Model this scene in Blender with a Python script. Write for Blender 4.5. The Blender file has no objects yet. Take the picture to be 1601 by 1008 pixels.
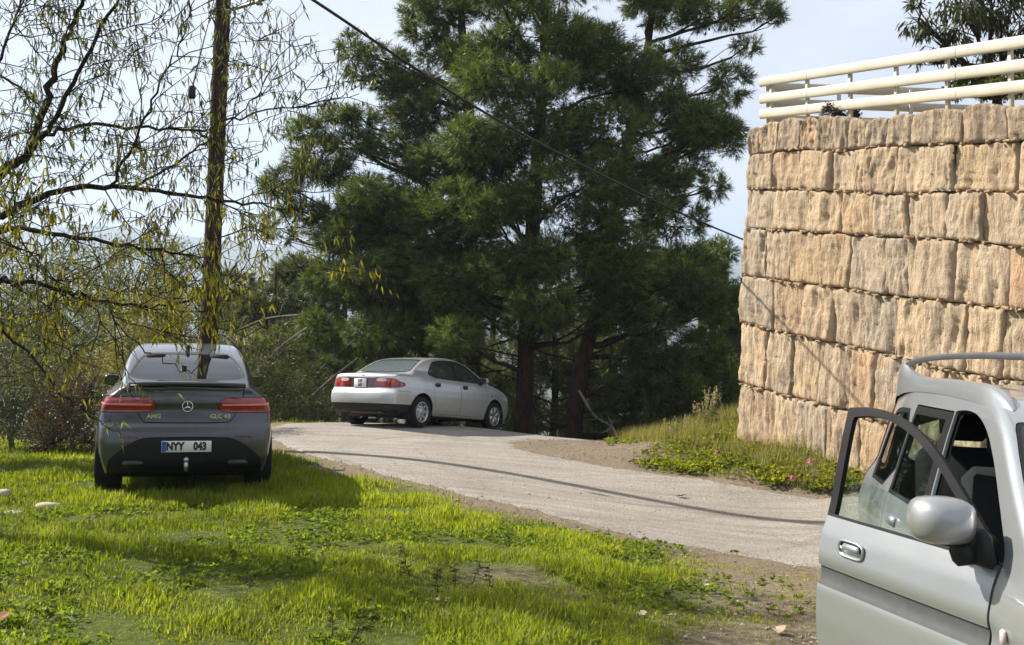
import bpy, math, random
import numpy as np
from mathutils import Vector, Matrix

# ---------------------------------------------------------------- camera, sky, sun, exposure
scene = bpy.context.scene
COL = scene.collection
R = math.radians
FPX = 1600.0
HOR = 561.0
CAMZ = 1.40
PITCH = math.atan((HOR - 504.0) / FPX)
cam_d = bpy.data.cameras.new('camera')
cam_d.sensor_width = 36.0
cam_d.lens = 36.0 * FPX / 1601.0
cam_d.clip_start = 0.05
cam_d.clip_end = 20000.0
cam = bpy.data.objects.new('camera', cam_d)
cam.location = (0, 0, CAMZ)
cam.rotation_euler = (R(90) + PITCH, 0, 0)
COL.objects.link(cam)
scene.camera = cam

SUN_EL = R(41.0)
SUN_AZ = math.atan2(-0.90, 0.43)          # from left, a little behind the scene (angle from +y towards +x)
SUNV = Vector((math.sin(SUN_AZ) * math.cos(SUN_EL), math.cos(SUN_AZ) * math.cos(SUN_EL), math.sin(SUN_EL)))
world = bpy.data.worlds.new('World')
scene.world = world
world.use_nodes = True
wn = world.node_tree.nodes
wl = world.node_tree.links
wn.clear()
wo = wn.new('ShaderNodeOutputWorld')
wb = wn.new('ShaderNodeBackground')
wb.inputs['Strength'].default_value = 0.058
sky = wn.new('ShaderNodeTexSky')
sky.sky_type = 'NISHITA'
sky.sun_disc = False
sky.sun_elevation = SUN_EL
sky.sun_rotation = SUN_AZ
sky.altitude = 300
sky.air_density = 1.0
sky.dust_density = 1.5
sky.ozone_density = 1.5
# thin high cloud over the blue
tc = wn.new('ShaderNodeTexCoord')
mp = wn.new('ShaderNodeMapping')
mp.inputs['Scale'].default_value = (1.0, 1.0, 3.2)
mp.inputs['Rotation'].default_value = (0.15, 0.1, 0.4)
cn = wn.new('ShaderNodeTexNoise')
cn.inputs['Scale'].default_value = 2.3
cn.inputs['Detail'].default_value = 6
cn.inputs['Roughness'].default_value = 0.5
cr = wn.new('ShaderNodeValToRGB')
cr.color_ramp.elements[0].position = 0.32
cr.color_ramp.elements[1].position = 0.62
cr.color_ramp.elements[0].color = (0.62, 0.62, 0.62, 1)
cr.color_ramp.elements[1].color = (0.95, 0.95, 0.95, 1)
cn2 = wn.new('ShaderNodeTexNoise')
cn2.inputs['Scale'].default_value = 4.0
cn2.inputs['Detail'].default_value = 5
cr2 = wn.new('ShaderNodeValToRGB')
cr2.color_ramp.elements[0].position = 0.35
cr2.color_ramp.elements[1].position = 0.68
cr2.color_ramp.elements[0].color = (5.6, 5.8, 6.3, 1)
cr2.color_ramp.elements[1].color = (7.4, 7.4, 7.6, 1)
cmx = wn.new('ShaderNodeMix')
cmx.data_type = 'RGBA'
wl.new(tc.outputs['Generated'], mp.inputs['Vector'])
wl.new(mp.outputs['Vector'], cn.inputs['Vector'])
wl.new(mp.outputs['Vector'], cn2.inputs['Vector'])
wl.new(cn.outputs['Fac'], cr.inputs['Fac'])
wl.new(cn2.outputs['Fac'], cr2.inputs['Fac'])
wl.new(cr.outputs['Color'], cmx.inputs[0])
wl.new(sky.outputs['Color'], cmx.inputs[6])
wl.new(cr2.outputs['Color'], cmx.inputs[7])
wl.new(cmx.outputs[2], wb.inputs['Color'])
wl.new(wb.outputs['Background'], wo.inputs['Surface'])

sun_d = bpy.data.lights.new('sun', 'SUN')
sun_d.energy = 5.0
sun_d.angle = R(0.6)
sun_d.color = (1.0, 0.93, 0.82)
sun = bpy.data.objects.new('sun', sun_d)
sun.location = SUNV * 100
sun.rotation_euler = SUNV.to_track_quat('Z', 'Y').to_euler()
COL.objects.link(sun)

vs = scene.view_settings
vs.view_transform = 'Standard'
vs.look = 'None'
vs.gamma = 1.0
vs.exposure = 1.27
vs.use_curve_mapping = False

# ---------------------------------------------------------------- helpers
rng = np.random.default_rng(7)
random.seed(7)

def ray(u, v):
    a = (u - 800.5) / FPX
    b = (504.0 - v) / FPX
    c, s = math.cos(PITCH), math.sin(PITCH)
    return np.array([a, c - b * s, s + b * c])

def P(u, v, d):
    """world point seen at photo pixel (u, v) at forward distance d"""
    r = ray(u, v)
    return np.array([0, 0, CAMZ]) + r * (d / r[1])

def sstep(a, b, x):
    t = np.clip((x - a) / (b - a), 0, 1)
    return t * t * (3 - 2 * t)

def hash3(i, j, k, seed=0):
    n = (i.astype(np.int64) * 73856093) ^ (j.astype(np.int64) * 19349663) ^ (k.astype(np.int64) * 83492791) ^ (seed * 2654435761 % 2147483647)
    n = (n ^ (n >> 13)) * 1274126177 & 0x7fffffff
    n = (n ^ (n >> 16)) * 668265263 & 0x7fffffff
    n = n ^ (n >> 15)
    return (n & 0xffff) / 65535.0

def vnoise(p, seed=0):
    p = np.asarray(p, float)
    if p.shape[-1] == 2:
        p = np.concatenate([p, np.zeros(p.shape[:-1] + (1,))], -1)
    i = np.floor(p).astype(int)
    f = p - i
    f = f * f * (3 - 2 * f)
    r = 0
    for dx in (0, 1):
        for dy in (0, 1):
            for dz in (0, 1):
                w = (f[..., 0] if dx else 1 - f[..., 0]) * (f[..., 1] if dy else 1 - f[..., 1]) * (f[..., 2] if dz else 1 - f[..., 2])
                r = r + w * hash3(i[..., 0] + dx, i[..., 1] + dy, i[..., 2] + dz, seed)
    return r * 2 - 1

def fbm(p, oct=4, seed=0):
    p = np.asarray(p, float)
    a, s, r = 1.0, 1.0, 0
    for o in range(oct):
        r = r + a * vnoise(p * s, seed + o)
        a *= 0.5
        s *= 2.03
    return r

def make_mesh(name, V, F, col=None, normals=None, smooth=True):
    V = np.ascontiguousarray(V, dtype=np.float32)
    me = bpy.data.meshes.new(name)
    if not isinstance(F, (list, tuple)):
        F = [F]
    F = [np.asarray(f, dtype=np.int32) for f in F if len(f)]
    nl = sum(f.size for f in F)
    npoly = sum(len(f) for f in F)
    me.vertices.add(len(V))
    me.vertices.foreach_set('co', V.ravel())
    me.loops.add(nl)
    me.polygons.add(npoly)
    if npoly:
        me.loops.foreach_set('vertex_index', np.concatenate([f.ravel() for f in F]))
        tot = np.concatenate([np.full(len(f), f.shape[1], np.int32) for f in F])
        st = np.concatenate([[0], np.cumsum(tot)[:-1]]).astype(np.int32)
        me.polygons.foreach_set('loop_start', st)
        me.polygons.foreach_set('loop_total', tot)
        me.polygons.foreach_set('use_smooth', np.full(npoly, smooth, bool))
    me.update(calc_edges=True)
    if col is not None:
        ca = me.color_attributes.new('Col', 'FLOAT_COLOR', 'POINT')
        c4 = np.ones((len(V), 4), np.float32)
        c4[:, :3] = col
        ca.data.foreach_set('color', c4.ravel())
    if normals is not None:
        nn = np.asarray(normals, float)
        nn = nn / np.maximum(np.linalg.norm(nn, axis=1, keepdims=True), 1e-9)
        me.normals_split_custom_set_from_vertices([tuple(n) for n in nn])
    return me

def obj(name, V, F, mat, parent=None, col=None, normals=None, smooth=True):
    me = make_mesh(name, V, F, col, normals, smooth)
    if mat is not None:
        me.materials.append(mat)
    o = bpy.data.objects.new(name, me)
    COL.objects.link(o)
    if parent is not None:
        o.parent = parent
    return o

def tag(o, label=None, cat=None, group=None, kind=None):
    if label: o['label'] = label
    if cat: o['category'] = cat
    if group: o['group'] = group
    if kind: o['kind'] = kind
    return o

def empty(name, loc, label=None, cat=None, group=None):
    o = bpy.data.objects.new(name, None)
    o.empty_display_size = 0.2
    o.location = tuple(loc)
    COL.objects.link(o)
    return tag(o, label, cat, group)

class Acc:
    """collects geometry for one mesh"""
    def __init__(s):
        s.V = []; s.Q = []; s.T = []; s.C = []; s.n = 0
    def add(s, V, Q=None, T=None, C=None):
        V = np.asarray(V, float).reshape(-1, 3)
        if Q is not None and len(Q): s.Q.append(np.asarray(Q, int) + s.n)
        if T is not None and len(T): s.T.append(np.asarray(T, int) + s.n)
        s.V.append(V)
        if C is not None: s.C.append(np.broadcast_to(np.asarray(C, float), (len(V), 3)))
        s.n += len(V)
        return s
    def build(s, name, mat, parent=None, smooth=True, off=None):
        V = np.concatenate(s.V)
        if off is not None: V = V - np.asarray(off)
        F = []
        if s.Q: F.append(np.concatenate(s.Q))
        if s.T: F.append(np.concatenate(s.T))
        c = np.concatenate(s.C) if s.C else None
        return obj(name, V, F, mat, parent, c, None, smooth)

def frame_of(d):
    d = d / max(np.linalg.norm(d), 1e-9)
    up = np.array([0, 0, 1.0]) if abs(d[2]) < 0.9 else np.array([1.0, 0, 0])
    a = np.cross(d, up); a /= np.linalg.norm(a)
    b = np.cross(a, d)
    return a, b

def tube(pts, rad, n=6, cap=True):
    pts = np.asarray(pts, float)
    m = len(pts)
    rad = np.broadcast_to(np.asarray(rad, float), (m,))
    tan = np.gradient(pts, axis=0)
    a, b = frame_of(tan[0])
    ang = np.arange(n) * 2 * np.pi / n
    V = []
    for i in range(m):
        t = tan[i] / max(np.linalg.norm(tan[i]), 1e-9)
        a = a - t * np.dot(a, t); a /= max(np.linalg.norm(a), 1e-9)
        b = np.cross(t, a)
        V.append(pts[i] + rad[i] * (np.cos(ang)[:, None] * a + np.sin(ang)[:, None] * b))
    V = np.concatenate(V)
    i = np.arange(m - 1)[:, None] * n
    j = np.arange(n)[None]
    Q = np.stack([i + j, i + (j + 1) % n, i + n + (j + 1) % n, i + n + j], -1).reshape(-1, 4)
    T = None
    if cap:
        V = np.concatenate([V, pts[:1], pts[-1:]])
        j = np.arange(n)
        T = np.concatenate([np.stack([(j + 1) % n, j, np.full(n, m * n)], -1),
                            np.stack([(m - 1) * n + j, (m - 1) * n + (j + 1) % n, np.full(n, m * n + 1)], -1)])
    return V, Q, T

def spline(pts, n=8, closed=False):
    """Catmull-Rom through the points"""
    p = np.asarray(pts, float)
    m = len(p)
    out = []
    segs = m if closed else m - 1
    for i in range(segs):
        if closed:
            p0, p1, p2, p3 = p[(i - 1) % m], p[i], p[(i + 1) % m], p[(i + 2) % m]
        else:
            p1, p2 = p[i], p[i + 1]
            p0 = p[i - 1] if i > 0 else 2 * p1 - p2
            p3 = p[i + 2] if i + 2 < m else 2 * p2 - p1
        for k in range(n):
            t = k / n
            out.append(0.5 * ((2 * p1) + (-p0 + p2) * t + (2 * p0 - 5 * p1 + 4 * p2 - p3) * t * t + (-p0 + 3 * p1 - 3 * p2 + p3) * t ** 3))
    if not closed:
        out.append(p[-1])
    return np.array(out)

def chaikin(pts, it=2):
    p = np.asarray(pts, float)
    for _ in range(it):
        q = np.roll(p, -1, 0)
        p = np.stack([p * .75 + q * .25, p * .25 + q * .75], 1).reshape(-1, 2)
    return p

def sdpoly(p, poly):
    p = np.asarray(p, float)
    poly = np.asarray(poly, float)
    d = np.full(len(p), 1e9)
    s = np.ones(len(p))
    a = poly
    b = np.roll(poly, -1, 0)
    for i in range(len(poly)):
        e = b[i] - a[i]
        w = p - a[i]
        t = np.clip((w @ e) / max(e @ e, 1e-12), 0, 1)
        q = w - t[:, None] * e
        d = np.minimum(d, (q * q).sum(1))
        c1 = p[:, 1] >= a[i, 1]; c2 = p[:, 1] < b[i, 1]; c3 = e[0] * w[:, 1] > e[1] * w[:, 0]
        flip = (c1 & c2 & c3) | (~c1 & ~c2 & ~c3)
        s = np.where(flip, -s, s)
    return s * np.sqrt(d)

def box(c, s, bev=0.0, rot=None):
    """bevelled box: V, Q, T"""
    c = np.asarray(c, float); h = np.asarray(s, float) / 2
    b = min(bev, h.min() * 0.95)
    if b <= 0:
        V = np.array([[x, y, z] for x in (-1, 1) for y in (-1, 1) for z in (-1, 1)], float) * h
        Q = [[0, 1, 3, 2], [4, 6, 7, 5], [0, 4, 5, 1], [2, 3, 7, 6], [0, 2, 6, 4], [1, 5, 7, 3]]
        T = []
    else:
        V = []; idx = {}
        for x in (-1, 1):
            for y in (-1, 1):
                for z in (-1, 1):
                    for ax in range(3):
                        k = np.array([x, y, z], float) * (h - b)
                        k[ax] = (x, y, z)[ax] * h[ax]
                        idx[(x, y, z, ax)] = len(V); V.append(k)
        Q = []; T = []
        for ax in range(3):
            o1, o2 = [a for a in range(3) if a != ax]
            for s_ in (-1, 1):
                r = []
                for (p, q) in ((-1, -1), (1, -1), (1, 1), (-1, 1)):
                    k = [0, 0, 0]; k[ax] = s_; k[o1] = p; k[o2] = q
                    r.append(idx[(*k, ax)])
                Q.append(r)
            for p in (-1, 1):
                for q in (-1, 1):
                    k0 = [0, 0, 0]; k0[o1] = p; k0[o2] = q; k0[ax] = -1
                    k1 = list(k0); k1[ax] = 1
                    Q.append([idx[(*k0, o1)], idx[(*k1, o1)], idx[(*k1, o2)], idx[(*k0, o2)]])
        for x in (-1, 1):
            for y in (-1, 1):
                for z in (-1, 1):
                    T.append([idx[(x, y, z, a)] for a in range(3)])
        V = np.array(V)
        # orient outward
        Q = np.array(Q); T = np.array(T)
        for A in (Q, T):
            for r in range(len(A)):
                pts = V[A[r]]
                n = np.cross(pts[1] - pts[0], pts[2] - pts[0])
                if n @ pts.mean(0) < 0: A[r] = A[r][::-1]
    if rot is not None: V = V @ np.asarray(rot).T
    return V + c, np.array(Q), (np.array(T) if len(T) else None)

def lathe_y(prof, n=40, c=(0, 0, 0)):
    prof = np.asarray(prof, float)
    a = np.arange(n) * 2 * np.pi / n
    V = np.stack([prof[:, 0:1] * np.cos(a), np.repeat(prof[:, 1:2], n, 1), prof[:, 0:1] * np.sin(a)], -1).reshape(-1, 3) + np.asarray(c)
    m = len(prof)
    i = np.arange(m - 1)[:, None] * n; j = np.arange(n)[None]
    Q = np.stack([i + j, i + (j + 1) % n, i + n + (j + 1) % n, i + n + j], -1).reshape(-1, 4)
    return V, Q

def text_mesh(s, size, bold=0.0, xs=1.0):
    cu = bpy.data.curves.new('text', 'FONT')
    cu.body = s; cu.size = size; cu.align_x = 'CENTER'; cu.align_y = 'CENTER'
    cu.offset = bold; cu.extrude = 0.001; cu.resolution_u = 3
    o = bpy.data.objects.new('text', cu)
    COL.objects.link(o)
    dg = bpy.context.evaluated_depsgraph_get()
    dg.update()
    me = o.evaluated_get(dg).to_mesh()
    V = np.array([v.co[:] for v in me.vertices], float).reshape(-1, 3)
    me.calc_loop_triangles()
    T = np.array([t.vertices[:] for t in me.loop_triangles], int).reshape(-1, 3)
    o.evaluated_get(dg).to_mesh_clear()
    bpy.data.objects.remove(o); bpy.data.curves.remove(cu)
    V[:, 0] *= xs
    return V, T

# ---------------------------------------------------------------- materials
class NT:
    def __init__(s, name):
        s.m = bpy.data.materials.new(name); s.m.use_nodes = True
        s.n = s.m.node_tree.nodes; s.l = s.m.node_tree.links
        s.b = s.n['Principled BSDF']; s.out = s.n['Material Output']
    def node(s, t, **kw):
        n = s.n.new(t)
        for k, v in kw.items(): setattr(n, k, v)
        return n
    def link(s, a, b): s.l.new(a, b)
    def coords(s, which='Object', scale=(1, 1, 1)):
        tc = s.node('ShaderNodeTexCoord'); m = s.node('ShaderNodeMapping')
        m.inputs['Scale'].default_value = scale
        s.link(tc.outputs[which], m.inputs['Vector'])
        return m.outputs['Vector']
    def noise(s, vec, scale, detail=4, rough=0.55):
        n = s.node('ShaderNodeTexNoise')
        n.inputs['Scale'].default_value = scale; n.inputs['Detail'].default_value = detail; n.inputs['Roughness'].default_value = rough
        s.link(vec, n.inputs['Vector'])
        return n.outputs['Fac']
    def ramp(s, fac, stops):
        r = s.node('ShaderNodeValToRGB')
        e = r.color_ramp.elements
        while len(e) < len(stops): e.new(0.5)
        for i, (p, c) in enumerate(stops):
            e[i].position = p
            e[i].color = (c, c, c, 1) if not hasattr(c, '__len__') else (*c, 1)
        s.link(fac, r.inputs['Fac'])
        return r.outputs['Color']
    def mix(s, fac, a, b, mode='MIX'):
        n = s.node('ShaderNodeMix', data_type='RGBA', blend_type=mode)
        for k, v in ((0, fac), (6, a), (7, b)):
            if hasattr(v, 'is_linked') or hasattr(v, 'links'): s.link(v, n.inputs[k])
            elif hasattr(v, '__len__'): n.inputs[k].default_value = (*v, 1)
            else: n.inputs[k].default_value = v
        return n.outputs[2]
    def bump(s, h, strength=0.5, dist=0.02):
        b = s.node('ShaderNodeBump')
        b.inputs['Strength'].default_value = strength; b.inputs['Distance'].default_value = dist
        s.link(h, b.inputs['Height'])
        s.link(b.outputs['Normal'], s.b.inputs['Normal'])
        return b
    def set(s, **kw):
        for k, v in kw.items():
            i = s.b.inputs[k.replace('_', ' ')]
            if hasattr(v, 'links'): s.link(v, i)
            elif hasattr(v, '__len__') and len(v) == 3: i.default_value = (*v, 1)
            else: i.default_value = v
        return s

def simple(name, c, rough=0.5, metal=0.0, var=0.12, vs=6.0, bump=0.0, spec=0.5, coat=0.0):
    t = NT(name)
    v = t.coords('Object')
    n = t.noise(v, vs, 5)
    lo = [x * (1 - var) for x in c]; hi = [min(x * (1 + var), 1) for x in c]
    t.set(Base_Color=t.ramp(n, [(0.3, lo), (0.7, hi)]), Roughness=rough, Metallic=metal)
    t.b.inputs['Specular IOR Level'].default_value = spec
    t.b.inputs['Coat Weight'].default_value = coat
    if bump: t.bump(t.noise(v, vs * 6, 4), bump, 0.01)
    return t.m

def leafmat(name, trans=0.45, rough=0.5, tint=(1, 1, 1), spec=0.3):
    """colour from the vertex attribute, partly translucent"""
    t = NT(name)
    a = t.node('ShaderNodeVertexColor', layer_name='Col')
    c = t.mix(1.0, a.outputs['Color'], tint, 'MULTIPLY')
    t.set(Base_Color=c, Roughness=rough)
    t.b.inputs['Specular IOR Level'].default_value = spec
    tr = t.node('ShaderNodeBsdfTranslucent')
    c2 = t.mix(1.0, c, (1.35, 1.3, 0.55), 'MULTIPLY')
    t.link(c2, tr.inputs['Color'])
    mx = t.node('ShaderNodeMixShader'); mx.inputs[0].default_value = trans
    t.link(t.b.outputs[0], mx.inputs[1]); t.link(tr.outputs[0], mx.inputs[2])
    t.link(mx.outputs[0], t.out.inputs['Surface'])
    return t.m

def paint(name, c, metal=0.6, rough=0.32, dirt=0.10, dirtc=(0.20, 0.17, 0.13)):
    t = NT(name)
    v = t.coords('Object')
    fl = t.noise(v, 900, 1)
    base = t.mix(t.ramp(fl, [(0.35, 0.0), (0.65, 0.35)]), c, [min(x * 1.25, 1) for x in c])
    sp = t.node('ShaderNodeSeparateXYZ'); tcn = t.node('ShaderNodeTexCoord'); t.link(tcn.outputs['Object'], sp.inputs[0])
    low = t.node('ShaderNodeMapRange'); low.inputs[1].default_value = 0.75; low.inputs[2].default_value = 0.2; low.inputs[3].default_value = 0.0; low.inputs[4].default_value = 0.55
    t.link(sp.outputs['Z'], low.inputs[0])
    dn = t.ramp(t.noise(v, 7, 6, 0.65), [(0.40, 0.0), (0.75, 1.0)])
    ad = t.node('ShaderNodeMath', operation='MULTIPLY_ADD'); ad.inputs[1].default_value = dirt * 2
    t.link(dn, ad.inputs[0])
    m2 = t.node('ShaderNodeMath', operation='MULTIPLY'); m2.inputs[1].default_value = dirt * 5
    t.link(low.outputs[0], m2.inputs[0]); t.link(m2.outputs[0], ad.inputs[2])
    fac = ad.outputs[0]
    t.set(Base_Color=t.mix(fac, base, dirtc), Roughness=t.ramp(fac, [(0.0, rough), (0.6, 0.62)]), Metallic=metal)
    t.b.inputs['Coat Weight'].default_value = 0.75
    t.b.inputs['Coat Roughness'].default_value = 0.06
    return t.m

def glass(name, tint, opac=0.0, dark=(0.01, 0.012, 0.012), ior=1.5):
    t = NT(name)
    tr = t.node('ShaderNodeBsdfTransparent'); tr.inputs[0].default_value = (*tint, 1)
    df = t.node('ShaderNodeBsdfDiffuse'); df.inputs[0].default_value = (*dark, 1)
    m0 = t.node('ShaderNodeMixShader'); m0.inputs[0].default_value = opac
    t.link(tr.outputs[0], m0.inputs[1]); t.link(df.outputs[0], m0.inputs[2])
    gl = t.node('ShaderNodeBsdfGlossy'); gl.inputs['Roughness'].default_value = 0.02
    lw = t.node('ShaderNodeLayerWeight'); lw.inputs['Blend'].default_value = 0.5
    pw = t.node('ShaderNodeMath', operation='POWER'); pw.inputs[1].default_value = 4.0
    t.link(lw.outputs['Facing'], pw.inputs[0])
    f0 = ((ior - 1) / (ior + 1)) ** 2
    fr = t.node('ShaderNodeMath', operation='MULTIPLY_ADD'); fr.inputs[1].default_value = 1 - f0; fr.inputs[2].default_value = f0
    t.link(pw.outputs[0], fr.inputs[0])
    mx = t.node('ShaderNodeMixShader')
    t.link(fr.outputs[0], mx.inputs[0]); t.link(m0.outputs[0], mx.inputs[1]); t.link(gl.outputs[0], mx.inputs[2])
    t.link(mx.outputs[0], t.out.inputs['Surface'])
    return t.m

def lens(name, c, rough=0.12):
    t = NT(name)
    v = t.coords('Object')
    w = t.node('ShaderNodeTexWave', wave_type='BANDS'); w.inputs['Scale'].default_value = 14
    t.link(v, w.inputs['Vector'])
    t.set(Base_Color=t.mix(w.outputs['Fac'], [x * 0.75 for x in c], c), Roughness=rough)
    t.b.inputs['Coat Weight'].default_value = 1.0
    return t.m

M = {}
M['black_plastic'] = simple('black_plastic', (0.014, 0.014, 0.015), 0.55, vs=20, spec=0.25)
M['trim_black'] = simple('trim_black', (0.012, 0.012, 0.013), 0.28, vs=20)
M['rubber'] = simple('rubber', (0.016, 0.016, 0.016), 0.85, vs=30, spec=0.2)
M['chrome'] = simple('chrome', (0.75, 0.76, 0.78), 0.14, 1.0, var=0.03)
M['alloy'] = simple('alloy', (0.42, 0.43, 0.45), 0.35, 0.8, var=0.15)
M['dark_alloy'] = simple('dark_alloy', (0.05, 0.05, 0.055), 0.3, 0.7)
M['interior'] = simple('interior', (0.022, 0.022, 0.024), 0.8, vs=30, spec=0.2)
M['interior_grey'] = simple('interior_grey', (0.07, 0.07, 0.07), 0.85, vs=30, spec=0.2)
M['red_lens'] = lens('red_lens', (0.26, 0.003, 0.006))
M['dark_red_lens'] = lens('dark_red_lens', (0.06, 0.004, 0.006))
M['amber_lens'] = lens('amber_lens', (0.45, 0.07, 0.01))
M['clear_lens'] = lens('clear_lens', (0.55, 0.55, 0.56), 0.08)
M['plate_white'] = simple('plate_white', (0.72, 0.72, 0.70), 0.4, var=0.06)
M['plate_blue'] = simple('plate_blue', (0.02, 0.08, 0.45), 0.4)
M['letter_black'] = simple('letter_black', (0.01, 0.01, 0.01), 0.5)
# ---------------------------------------------------------------- terrain
CP = np.array([
 (-3.6,11.2,-.03),(-4.9,15,0.0),(-3.9,16.7,.05),(-2,13.25,0.0),(0,10.8,-.15),(1.24,9.9,-.33),(2.9,9.6,-.55),
 (0.3,16.1,-.1),(0,18.9,-.1),(1.9,15.2,-.25),(3.13,14.3,-.33),(4.16,13.6,-.42),
 (-1.77,19.5,.08),(-0.46,21.5,-.08),(-3.0,20.3,.10),(-1.5,22,-.05),(-4.4,19.8,.14),(-4.2,21.5,.05),
 (0.5,21.6,-.22),(1.6,21,-.27),(2.5,20.6,-.30),
 (3.9,18.5,.36),(3.0,18.2,.10),(2.2,18.4,-.08),(3.4,16.6,.10),(3.55,16.3,.02),(4.3,14.8,0.12),(5.5,12,-.32),(3.85,14.6,-.18),
 (2,4,-.32),(3,7,-.36),(2,6.3,-.34),(3.4,4,-.36),(1.7,7.2,-.36),(0,5.5,-.22),(-3,6,-.05),(-6,8,.1),(-6,13,.08),(0,8,-.2),
 (0,0,-.25),(3,0,-.5),(-8,0,0),(6,8,-.75),(6,4,-.7),
 (-2,26,-1.0),(3,25,-1.3),(-8,25,-.9),(9,26,-2.0),(-10,18,-.1),(-14,12,.1),(9,22,-1.6),(9,12,-.9)], float)

def tps_fit(cp, lam=0.02):
    n = len(cp)
    d = np.linalg.norm(cp[:, None, :2] - cp[None, :, :2], axis=2)
    K = np.where(d > 0, d * d * np.log(np.maximum(d, 1e-9)), 0) + lam * np.eye(n)
    Pm = np.concatenate([np.ones((n, 1)), cp[:, :2]], 1)
    A = np.block([[K, Pm], [Pm.T, np.zeros((3, 3))]])
    return np.linalg.solve(A, np.concatenate([cp[:, 2], [0, 0, 0]]))
TW = tps_fit(CP)

def far_h(x, y):
    h = -0.3 + 0.0 * x
    dy = np.maximum(y - 23, 0)
    h = h - 46 * (1 - np.exp(-dy * 0.22 / 46)) - 0.05 * np.maximum(x - 6, 0) * sstep(18, 30, y)
    h = h - 5 * sstep(14, 60, -x) * sstep(10, 30, y)
    r = np.hypot(x, y)
    a = np.arctan2(x, y)
    hill = 310 + 34 * np.sin(a * 5.0 + 2.4) + 20 * np.sin(a * 13 + 1.0) + 12 * np.sin(a * 31)
    k = np.exp(-((r - 3300) / 1100.0) ** 2) * (y > 0) * sstep(200, 1500, y)
    h = h + hill * k * 1.28
    h = h + 45 * np.exp(-((r - 1500) / 420.0) ** 2) * sstep(-0.2, 0.9, np.sin(a * 7 + 2)) * (y > 300)
    return h

def ground_z(x, y, fine=True):
    x = np.asarray(x, float); y = np.asarray(y, float)
    sh = x.shape
    q = np.stack([x.ravel(), y.ravel()], 1)
    r = np.hypot(q[:, 0] + 0.5, q[:, 1] - 11.5)
    w = 1 - sstep(13, 24, r)
    z = far_h(q[:, 0], q[:, 1])
    m = w > 0
    if m.any():
        qq = q[m]
        zz = np.zeros(len(qq))
        for s in range(0, len(qq), 20000):
            c = qq[s:s + 20000]
            d2 = ((c[:, None, :] - CP[None, :, :2]) ** 2).sum(2)
            U = 0.5 * d2 * np.log(np.maximum(d2, 1e-12))
            zz[s:s + 20000] = U @ TW[:len(CP)] + TW[len(CP)] + c @ TW[-2:]
        z[m] = z[m] * (1 - w[m]) + zz * w[m]
    return z.reshape(sh)

def gz(x, y):
    return float(ground_z(np.array([x]), np.array([y]))[0])

ROAD = chaikin(np.array([
 (12,8.6),(8,8.9),(5,9.2),(2.9,9.6),(1.24,9.9),(0,10.8),(-1,11.9),(-2,13.25),(-3,14.9),(-3.9,16.7),(-4.5,18.6),(-4.5,19.8),(-3.7,20.7),
 (-2.6,22.3),(-.6,23.0),(1.5,22.5),(4,22.7),(9,25.5),(12,27.5),(12,25.5),(9,23.5),(4,21.1),(2.05,20.4),(.6,19.6),(.05,18.7),(-.05,17.6),(.35,16.2),
 (1.9,15.2),(3.13,14.3),(4.16,13.6),(6,12.4),(9,10.8),(12,9.6)]), 2)

RG_X = np.arange(-16, 16.01, 0.06); RG_Y = np.arange(-4, 36.01, 0.06)
_g = np.stack(np.meshgrid(RG_X, RG_Y, indexing='ij'), -1)
_c = sdpoly(_g[::6, ::6].reshape(-1, 2), ROAD).reshape(_g[::6, ::6].shape[:2])
RGRID = np.full(_g.shape[:2], 2.0)
_near = np.repeat(np.repeat(np.abs(_c) < 1.6, 6, 0), 6, 1)[:len(RG_X), :len(RG_Y)]
RGRID[:] = np.repeat(np.repeat(_c, 6, 0), 6, 1)[:len(RG_X), :len(RG_Y)]
RGRID[_near] = sdpoly(_g[_near], ROAD)
def grid_at(A, x0, y0, st, x, y):
    fx = np.clip((x - x0) / st, 0, A.shape[0] - 1.001); fy = np.clip((y - y0) / st, 0, A.shape[1] - 1.001)
    i = fx.astype(int); k = fy.astype(int); fx = fx - i; fy = fy - k
    return A[i, k] * (1 - fx) * (1 - fy) + A[i + 1, k] * fx * (1 - fy) + A[i, k + 1] * (1 - fx) * fy + A[i + 1, k + 1] * fx * fy
def road_d(x, y):
    q = np.stack([np.ravel(x), np.ravel(y)], 1)
    d = grid_at(RGRID, -16, -4, 0.06, q[:, 0], q[:, 1])
    d = d + 0.07 * fbm(q * 2.2, 3, 5) + 0.03 * vnoise(q * 9, 9)
    return d.reshape(np.shape(x))

def axis(lo, hi, step, far, g=1.09):
    c = list(np.arange(lo, hi + 1e-6, step))
    s = step; v = c[-1]; up = []
    while v < far:
        s *= g; v += s; up.append(v)
    s = step; v = c[0]; dn = []
    while v > -far:
        s *= g; v -= s; dn.append(v)
    return np.array(dn[::-1] + c + up)

gx = axis(-7, 7, 0.17, 6000, 1.11)
gy = axis(3, 25, 0.17, 6000, 1.11)
GX, GY = np.meshgrid(gx, gy, indexing='ij')
GZ = ground_z(GX, GY)
near = (np.abs(GX) < 14) & (GY > -3) & (GY < 34)
rd = np.full(GX.shape, 5.0)
rd[near] = road_d(GX[near], GY[near])
q = np.stack([GX, GY], -1)
rough = (0.030 * fbm(q * 0.9, 3, 21) + 0.020 * vnoise(q * 3.1, 22)) * sstep(0.0, 0.5, rd)
GZ = GZ + np.where(near, rough, 0) - 0.05 * sstep(-0.05, -0.35, rd)
far_r = np.hypot(GX, GY)
GZ = GZ + np.where(far_r > 60, np.minimum(far_r * 0.012, 14) * fbm(q / 90.0, 4, 31), 0)
nx, ny = GX.shape
I = np.arange(nx - 1)[:, None] * ny + np.arange(ny - 1)[None]
GQ = np.stack([I, I + ny, I + ny + 1, I + 1], -1).reshape(-1, 4)
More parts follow.
